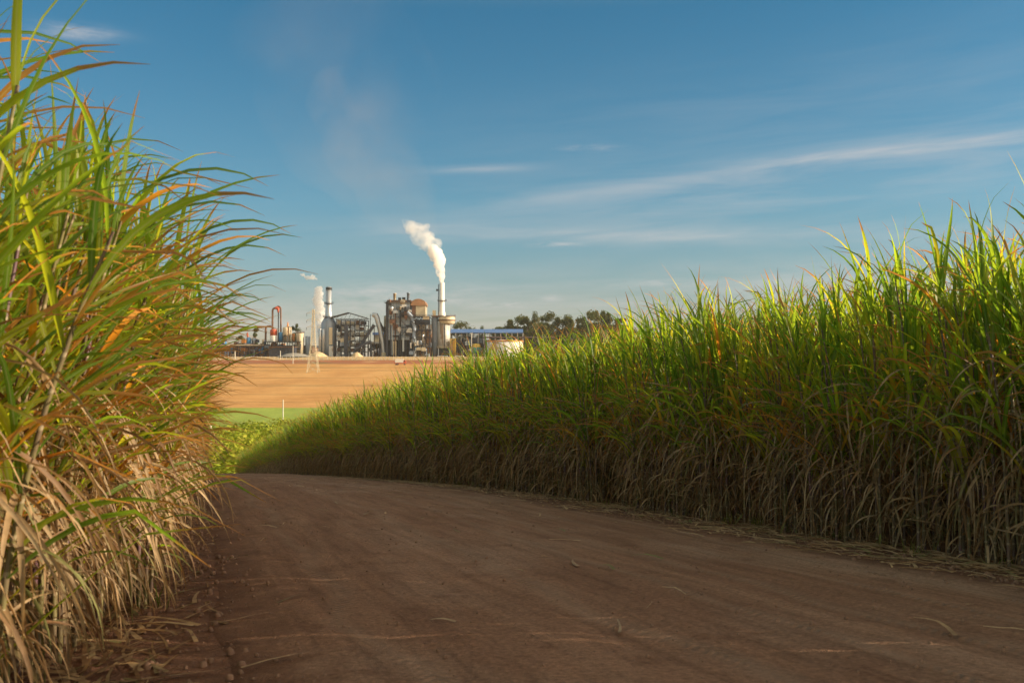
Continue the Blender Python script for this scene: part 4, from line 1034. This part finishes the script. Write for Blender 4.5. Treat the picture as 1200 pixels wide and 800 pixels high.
# ---- perimeter wall fence, pylon, poles, truck, small buildings
def boundary():
    t = thing('perimeter_fence', 'long wire fence of many pale posts on the sandy verge below the factory', 'fence')
    Y = 758; x0, x1 = X(205, Y), X(640, Y); n = 90; z = G(Y)
    w = MB()
    for q in (.5, 1.0, 1.5, 2.0, 2.5): w.bar((x0, Y, z + q), (x1, Y, z + q), .05)
    w.build('wires', M['steel'], t)
    for i in range(n + 1):
        x = x0 + (x1 - x0) * i / n; MB().box(x - .13, x + .13, Y - .13, Y + .13, z - .3, z + 2.9).build('post', M['pole'], t)
boundary()
def pylon():
    Y = 640; x = X(367, Y); z0 = G(Y); H = 74.5 / F * Y; b = 6.4 / F * Y
    t = thing('transmission_tower', 'pale lattice electricity pylon standing in the ploughed field before the factory', 'pylon', (x, Y, z0))
    def hw(z):
        q = z / H
        return b + (1.15 - b) * min(1, q / .52) if q < .52 else 1.15 + (.55 - 1.15) * (q - .52) / .48
    zs = [0, 4.6, 8.6, 12.2, 15.4, 18.2, 20.8, 23.2, 25.6, 28, 30.4, 32.8, 35.2, 37.6, H]
    mb = MB(); cs = ((1, 1), (1, -1), (-1, -1), (-1, 1))
    for i in range(len(zs) - 1):
        a, c = zs[i], zs[i + 1]; wa, wc = hw(a), hw(c)
        for k, (sx, sy) in enumerate(cs):
            mb.bar((sx * wa, sy * wa, a), (sx * wc, sy * wc, c), .32)
            s2 = cs[(k + 1) % 4]
            mb.bar((sx * wa, sy * wa, a), (s2[0] * wc, s2[1] * wc, c), .2); mb.bar((s2[0] * wa, s2[1] * wa, a), (sx * wc, sy * wc, c), .2)
            mb.bar((sx * wc, sy * wc, c), (s2[0] * wc, s2[1] * wc, c), .2)
    mb.build('lattice_mast', M['pylon'], t)
    for z in (29.2, 33.6, 38.2):
        m = MB()
        for s in (-1, 1):
            for yy in (-.7, .7): m.bar((s * .7, yy, z), (s * 4.4, 0, z + .1), .22); m.bar((s * .7, yy, z + 1.5), (s * 4.4, 0, z + .1), .18)
        o = m.build('cross_arm', M['pylon'], t)
        for s in (-1, 1):
            q = MB(); q.cone((s * 4.3, 0, z), (s * 4.3, 0, z - 1.7), .14, .14, 6); q.build('insulator', M['glass'], o)
pylon()
def pole(name, label, px, Y, ptop, r=.16, arm=False):
    x = X(px, Y); z = G(Y); t = thing(name, label, 'pole', (x, Y, z))
    MB().cone((0, 0, -.3), (0, 0, Z(ptop, Y) - z), r * 1.25, r, 8).build('shaft', M['pole'], t)
    if arm: MB().box(-.9, .9, -.1, .1, Z(ptop, Y) - z - .5, Z(ptop, Y) - z - .3).build('cross_arm', M['steel'], t)
pole('utility_pole', 'thin pale pole standing in the valley at the edge of the green crop', 332, 330, 468, .15)
pole('utility_pole', 'thin grey pole in the valley just beside the left cane', 247.5, 190, 498, .15)
pole('utility_pole', 'thin pole at the top of the ploughed field left of the pylon', 343.3, 735, 405, .2, True)
pole('utility_pole', 'short pole by the wire fence below the distillery', 328.5, 764, 411, .22)
pole('utility_pole', 'short pale pole by the wire fence half behind the left cane tips', 275.3, 764, 411, .28)
def truck():
    Y = 722; x = X(468, Y); z = G(Y)
    t = thing('farm_truck', 'small red truck with a white box body standing on the bank below the boiler', 'truck', (x, Y, z))
    MB().box(-3.0, 2.9, -1.2, 1.2, 1.7, 4.4).build('cargo_box', M['white'], t)
    MB().box(-3.6, 4.6, -1.1, 1.1, .9, 1.66).build('chassis', M['red'], t)
    cab = MB(); cab.add([(3.1, -1.15, 1.7), (5.0, -1.15, 1.7), (4.8, -1.15, 2.5), (4.3, -1.15, 3.5), (3.1, -1.15, 3.6), (3.1, 1.15, 1.7), (5.0, 1.15, 1.7), (4.8, 1.15, 2.5), (4.3, 1.15, 3.5), (3.1, 1.15, 3.6)],
        [(0, 1, 2, 3, 4), (9, 8, 7, 6, 5), (0, 5, 6, 1), (1, 6, 7, 2), (2, 7, 8, 3), (3, 8, 9, 4), (4, 9, 5, 0)]); c = cab.build('cab', M['red'], t)
    MB().box(3.5, 4.4, -1.19, -1.16, 2.5, 3.2).build('window', M['glass'], c)
    for wx in (-2.3, -1.1, 3.8):
        for sy in (-1.15, 1.15):
            w = MB(); w.cone((wx, sy - .2, .5), (wx, sy + .2, .5), .55, .55, 16); o = w.build('wheel', M['black'], t)
            h = MB(); h.cone((wx, sy - .23, .5), (wx, sy + .23, .5), .22, .22, 10); h.build('hub', M['grey'], o)
truck()
def boxcar(px, Y, w, h, m, lab):
    x = X(px, Y); z = G(Y); t = thing('parked_car', lab, 'car', (x, Y, z), 'cars parked in the factory yard')
    b = MB(); b.add([(-w, -.9, .3), (w, -.9, .3), (w, -.9, .85), (w * .55, -.9, .95), (w * .3, -.9, 1.4), (-w * .55, -.9, 1.4), (-w * .95, -.9, .95)] + [(-w, .9, .3), (w, .9, .3), (w, .9, .85), (w * .55, .9, .95), (w * .3, .9, 1.4), (-w * .55, .9, 1.4), (-w * .95, .9, .95)],
        [(6, 5, 4, 3, 2, 1, 0), (7, 8, 9, 10, 11, 12, 13)] + [(i, (i + 1) % 7, (i + 1) % 7 + 7, i + 7) for i in range(7)]); b.build('body', M[m], t)
    MB().box(-w * .5, w * .3, -.93, -.905, .98, 1.3).build('side_window', M['glass'], t)
    for s in (-.6, .6): 
        wh = MB(); wh.cone((s * w, -.95, .32), (s * w, .95, .32), .32, .32, 12); wh.build('wheels', M['black'], t)
t = thing('site_office', 'low white roofed site office at the foot of the tall chimney plinth', 'building')
MB().box(X(533, 776), X(543, 776), 774, 780, Z0, Z(417.2, 776)).build('wall', M['white'], t)
MB().box(X(532.5, 776), X(543.5, 776), 773.6, 780.4, Z(417.2, 776) + .003, Z(416.6, 776)).build('roof', M['white'], t)
t = thing('site_office', 'low grey blue shed in front of the black plinth', 'building')
MB().box(X(513, 776), X(524, 776), 774, 780, Z0, Z(417.4, 776)).build('wall', M['grey'], t)
MB().box(X(512.5, 776), X(524.5, 776), 773.6, 780.4, Z(417.4, 776) + .003, Z(416.6, 776)).build('roof', M['silver'], t)

# ------------------------------------------------------------------ steam
def steam_mat(name, col, dens, nscale, lo, hi, stretch=(1, 1, 1), aniso=.2, soft=True):
    m = bpy.data.materials.new(name); nt, nd, lk = nodes_of(m)
    out = N(nt, 'ShaderNodeOutputMaterial'); v = N(nt, 'ShaderNodeVolumePrincipled'); tc = N(nt, 'ShaderNodeTexCoord')
    f = noise_tex(nt, mapping(nt, tc.outputs['Object'], stretch), nscale, 4, .62, dist=.4)
    # thin out towards the skin of the plume so the edge is ragged
    d = ramp(nt, f, [(lo, (0, 0, 0)), (hi, (1, 1, 1))])
    uvz = N(nt, 'ShaderNodeSeparateXYZ'); lk.new(tc.outputs['Generated'], uvz.inputs[0])
    lk.new(math_n(nt, 'MULTIPLY', d, dens), v.inputs['Density'])
    v.inputs['Color'].default_value = (*col, 1); v.inputs['Anisotropy'].default_value = aniso
    lk.new(v.outputs[0], out.inputs['Volume'])
    return m
def plume(name, label, pts, mat, seed, per=7, frac=.5, vox=.7):
    """billowing closed cloud: overlapping lumps along pts = (px, py, r_px, Y), fused by a voxel remesh"""
    rg = random.Random(seed); mb = MB(); K = (len(pts) - 1) * 4
    ico = [(0, 0, 1)] + [(.894 * math.cos(a * PI * .4), .894 * math.sin(a * PI * .4), .447) for a in range(5)] + [(.894 * math.cos((a + .5) * PI * .4), .894 * math.sin((a + .5) * PI * .4), -.447) for a in range(5)] + [(0, 0, -1)]
    for j in range(K + 1):
        t = j / K * (len(pts) - 1); i = min(int(t), len(pts) - 2); q = t - i
        px, py, r, Y = [pts[i][k] * (1 - q) + pts[i + 1][k] * q for k in range(4)]
        R_ = r / F * Y; C_ = Vector((X(px, Y), Y, Z(py, Y)))
        for k in range(per):
            rr = R_ * rg.uniform(frac * .45, frac) if k else R_ * .6
            d = Vector((rg.gauss(0, 1), rg.gauss(0, 1), rg.gauss(0, .8))).normalized() * max(0, R_ - rr) * rg.uniform(.6, 1.15) if k else Vector((0, 0, 0))
            c = C_ + d; pr = [(max(.02, rr * math.sin(PI * a / 7)), c.z - rr * math.cos(PI * a / 7)) for a in range(8)]
            n = 12; vs = [(c.x + p * math.cos(2 * PI * m / n), c.y + p * math.sin(2 * PI * m / n), z) for p, z in pr for m in range(n)]
            fs = [(a * n + m, a * n + (m + 1) % n, (a + 1) * n + (m + 1) % n, (a + 1) * n + m) for a in range(7) for m in range(n)]
            mb.add(vs, fs + [tuple(range(n - 1, -1, -1)), tuple(range(7 * n, 8 * n))], 0, True)
    o = mb.build(name, mat); tag(o, label, 'steam', None, 'stuff')
    md = o.modifiers.new('fuse', 'REMESH'); md.mode = 'VOXEL'; md.voxel_size = vox
    return o
SM = steam_mat('dense_steam', (.995, .99, .985), .75, .15, .36, .58, aniso=0)
SM2 = steam_mat('thin_steam', (.99, .985, .98), .6, .13, .30, .55, aniso=0)
SM6 = steam_mat('left_steam', (.995, .99, .985), .38, .16, .12, .42, aniso=0)
SM4 = steam_mat('torn_steam', (.99, .985, .98), .10, .14, .38, .62, aniso=.1)
SM3 = steam_mat('smoke_drift', (.80, .66, .56), .0013, .010, .44, .84, (1, 1, 1), .2)
SM5 = steam_mat('smoke_near', (.80, .62, .50), .0028, .016, .42, .80, (1, 1, 1), .2)
plume('steam_plume', 'thick white steam billowing from the tall white chimney', [(517.8, 331.3, 2.6, 800), (517.6, 326, 4.2, 800), (516.5, 318, 7, 800), (514.5, 309, 9.5, 800), (512, 301, 10.5, 800), (508, 293, 9, 800), (504, 289, 4, 800)], SM, 3)
plume('steam_wisp', 'thin torn steam trailing up and left from the thick plume', [(510, 297, 11, 800), (503, 287, 15, 800), (494, 277, 17, 800), (484, 268, 12, 800), (476, 260, 6, 800)], SM4, 9, 6, .5)
plume('steam_plume', 'white steam rising behind the lattice pylon and short chimney', [(376.5, 405, 3, 812), (375.5, 390, 5, 812), (374.5, 375, 7, 812), (373.5, 360, 8, 812), (372, 347, 8, 812), (373.5, 338, 5, 812)], SM6, 5)
plume('steam_puff', 'small white puff left of the short chimney top', [(371, 327, 1.5, 812), (365.5, 324.5, 4, 812), (359.5, 325.5, 3.2, 812), (356, 324, 1.5, 812)], SM6, 12, 5, .5, .5)
plume('steam_puff', 'tiny puff farthest left above the pylon', [(357, 324, 1, 812), (354.5, 322, 2.8, 812), (351, 321.5, 1.2, 812)], SM6, 15, 5, .5, .5)
plume('smoke_trail', 'faint brownish smoke drifting high up and left from the factory', [(500, 270, 16, 800), (470, 240, 40, 800), (440, 200, 75, 800), (410, 150, 105, 800), (390, 90, 130, 800), (380, 30, 120, 800), (370, -30, 80, 800)], SM3, 21, 4, .8, 6)
plume('smoke_trail', 'brownish smoke haze drifting off the white plume towards the upper left', [(506, 283, 10, 800), (490, 262, 30, 800), (470, 232, 45, 800), (448, 195, 60, 800), (420, 150, 65, 800), (390, 110, 45, 800)], SM5, 27, 4, .8, 4)

hz = MB().box(-2590, 2590, -58, 3900, -24.5, 95).build('haze', None)
hz.data.materials.clear(); hm = bpy.data.materials.new('haze_air'); ht, _n, _l = nodes_of(hm)
ho = N(ht, 'ShaderNodeOutputMaterial'); hp = N(ht, 'ShaderNodeVolumePrincipled'); hp.inputs['Density'].default_value = .00004; hp.inputs['Color'].default_value = (.93, .92, .92, 1); hp.inputs['Anisotropy'].default_value = .1
_l.new(hp.outputs[0], ho.inputs['Volume']); hz.data.materials.append(hm); tag(hz, 'thin warm haze in the evening air over the fields', 'haze', None, 'stuff')

# ------------------------------------------------------------------ light, sky, camera
SUN_AZ, SUN_EL = 94.0, 18.0     # degrees right of +Y, above the horizon
sv = Vector((math.sin(R(SUN_AZ)) * math.cos(R(SUN_EL)), math.cos(R(SUN_AZ)) * math.cos(R(SUN_EL)), math.sin(R(SUN_EL))))
sl = bpy.data.lights.new('sun', 'SUN'); sl.energy = 5.0; sl.angle = R(.5); sl.color = (1.0, .81, .56)
so = bpy.data.objects.new('sun', sl); COL.objects.link(so); so.rotation_euler = (-sv).to_track_quat('-Z', 'Y').to_euler(); so.location = sv * 100

w = bpy.data.worlds.new('World'); scene.world = w; w.use_nodes = True
nt = w.node_tree; nt.nodes.clear(); lk = nt.links
wo = N(nt, 'ShaderNodeOutputWorld'); bg = N(nt, 'ShaderNodeBackground'); sky = N(nt, 'ShaderNodeTexSky')
sky.sky_type = 'NISHITA'; sky.sun_disc = False; sky.sun_elevation = R(SUN_EL); sky.sun_rotation = R(SUN_AZ)
sky.air_density = 1.0; sky.dust_density = 1.2; sky.ozone_density = 2.0; sky.altitude = 600
tc = N(nt, 'ShaderNodeTexCoord'); sx = N(nt, 'ShaderNodeSeparateXYZ'); lk.new(tc.outputs['Generated'], sx.inputs[0])
dx, dy, dz = sx.outputs
az = math_n(nt, 'ARCTAN2', dx, dy); el = math_n(nt, 'ARCSINE', dz)
def gauss(a0, e0, sa, se, slope=0.0):
    """soft streak centred on azimuth a0, elevation e0 (photo pixels -> angles), tilted by slope"""
    A = math.atan((a0 - 600) / F); E = math.atan((HZ - e0) / math.hypot(F, a0 - 600))
    da = math_n(nt, 'SUBTRACT', az, A); de = math_n(nt, 'SUBTRACT', math_n(nt, 'SUBTRACT', el, E), math_n(nt, 'MULTIPLY', da, slope))
    qa = math_n(nt, 'DIVIDE', da, sa / F); qe = math_n(nt, 'DIVIDE', de, se / F)
    s = math_n(nt, 'ADD', math_n(nt, 'MULTIPLY', qa, qa), math_n(nt, 'MULTIPLY', qe, qe))
    return math_n(nt, 'EXPONENT', math_n(nt, 'MULTIPLY', s, -1.0))
cb = N(nt, 'ShaderNodeCombineXYZ'); lk.new(math_n(nt, 'MULTIPLY', az, 5.0), cb.inputs[0])
lk.new(math_n(nt, 'SUBTRACT', math_n(nt, 'MULTIPLY', el, 48.0), math_n(nt, 'MULTIPLY', az, 2.5)), cb.inputs[1])
wisp = noise_tex(nt, cb.outputs[0], 1.0, 6, .6, dist=.5)
wispr = ramp(nt, wisp, [(.36, (0, 0, 0)), (.66, (1, 1, 1))])
cb2 = N(nt, 'ShaderNodeCombineXYZ'); lk.new(math_n(nt, 'MULTIPLY', az, 14.0), cb2.inputs[0]); lk.new(math_n(nt, 'MULTIPLY', el, 60.0), cb2.inputs[1])
puff = ramp(nt, noise_tex(nt, cb2.outputs[0], 1.4, 5, .65), [(.42, (0, 0, 0)), (.68, (1, 1, 1))])
def addup(lst):
    a = None
    for g, k in lst:
        g = math_n(nt, 'MULTIPLY', g, k); a = g if a is None else math_n(nt, 'ADD', a, g)
    return a
streaks = addup([(gauss(1150, 165, 230, 6, .03), .60), (gauss(860, 200, 300, 8, .12), .34), (gauss(950, 215, 420, 36, .08), .5), (gauss(760, 275, 330, 11, -.02), .6), (gauss(560, 197, 60, 5, .02), .5), (gauss(85, 36, 40, 7, .05), .45),
                 (gauss(500, 400, 700, 60, 0), .75), (gauss(1050, 330, 420, 40, .03), .45), (gauss(1000, 120, 500, 60, .1), .15)])
puffs = addup([(gauss(592, 356, 22, 4), 1.6), (gauss(650, 286, 26, 3), 1.2), (gauss(470, 348, 90, 18), .9), (gauss(648, 349, 12, 4), .8), (gauss(330, 372, 90, 18), .4), (gauss(88, 34, 35, 7), .8), (gauss(790, 332, 90, 5), .6), (gauss(690, 172, 30, 4), .6)])
cl = math_n(nt, 'ADD', math_n(nt, 'MULTIPLY', streaks, math_n(nt, 'ADD', math_n(nt, 'MULTIPLY', wispr, .9), .15)), math_n(nt, 'MULTIPLY', puffs, puff), clamp=True)
hs = N(nt, 'ShaderNodeHueSaturation'); hs.inputs['Hue'].default_value = .492; hs.inputs['Saturation'].default_value = 1.12; hs.inputs['Value'].default_value = 1.0
lk.new(sky.outputs[0], hs.inputs['Color'])
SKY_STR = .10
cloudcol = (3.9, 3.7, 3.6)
tint = ramp(nt, dz, [(0.0, (.70, .60, .56)), (.06, (.58, .58, .57)), (.16, (.48, .66, .67)), (.34, (.30, .61, .66)), (.48, (2.0, 1.3, .8)), (1.0, (4.6, 2.6, 1.35))])  # sky toned low down; overhead part boosted warm as added fill light
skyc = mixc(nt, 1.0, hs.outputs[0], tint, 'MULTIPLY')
# added fill light: sky behind the camera brightened and warmed to lift shaded cane
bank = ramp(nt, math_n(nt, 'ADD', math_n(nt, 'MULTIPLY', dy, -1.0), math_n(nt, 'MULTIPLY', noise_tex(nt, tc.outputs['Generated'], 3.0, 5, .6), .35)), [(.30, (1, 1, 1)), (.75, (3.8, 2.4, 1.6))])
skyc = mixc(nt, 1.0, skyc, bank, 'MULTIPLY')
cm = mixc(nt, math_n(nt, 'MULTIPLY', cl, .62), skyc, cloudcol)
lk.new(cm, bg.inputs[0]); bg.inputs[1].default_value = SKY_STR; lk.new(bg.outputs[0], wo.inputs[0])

cam = bpy.data.cameras.new('camera'); co = bpy.data.objects.new('camera', cam); COL.objects.link(co)
cam.sensor_width = 36; cam.lens = 35.0; cam.clip_end = 9000; cam.clip_start = .05
co.location = (0, 0, 0); co.rotation_euler = (R(90 + math.degrees(math.atan((HZ - 400) / F))), 0, 0)
cam.dof.use_dof = True; cam.dof.focus_distance = 24; cam.dof.aperture_fstop = 3.6
scene.camera = co

scene.render.engine = 'CYCLES'
cy = scene.cycles
cy.use_denoising = True; cy.max_bounces = 12; cy.diffuse_bounces = 3; cy.glossy_bounces = 2; cy.transmission_bounces = 5; cy.volume_bounces = 8; cy.transparent_max_bounces = 8
cy.sample_clamp_indirect = 6; cy.use_adaptive_sampling = True; cy.adaptive_threshold = .02; cy.volume_step_rate = 4; cy.volume_max_steps = 128
cy.caustics_reflective = False; cy.caustics_refractive = False
vs_ = scene.view_settings; vs_.view_transform = 'Standard'; vs_.look = 'None'; vs_.exposure = 0.76; vs_.gamma = 1.0; vs_.use_curve_mapping = False
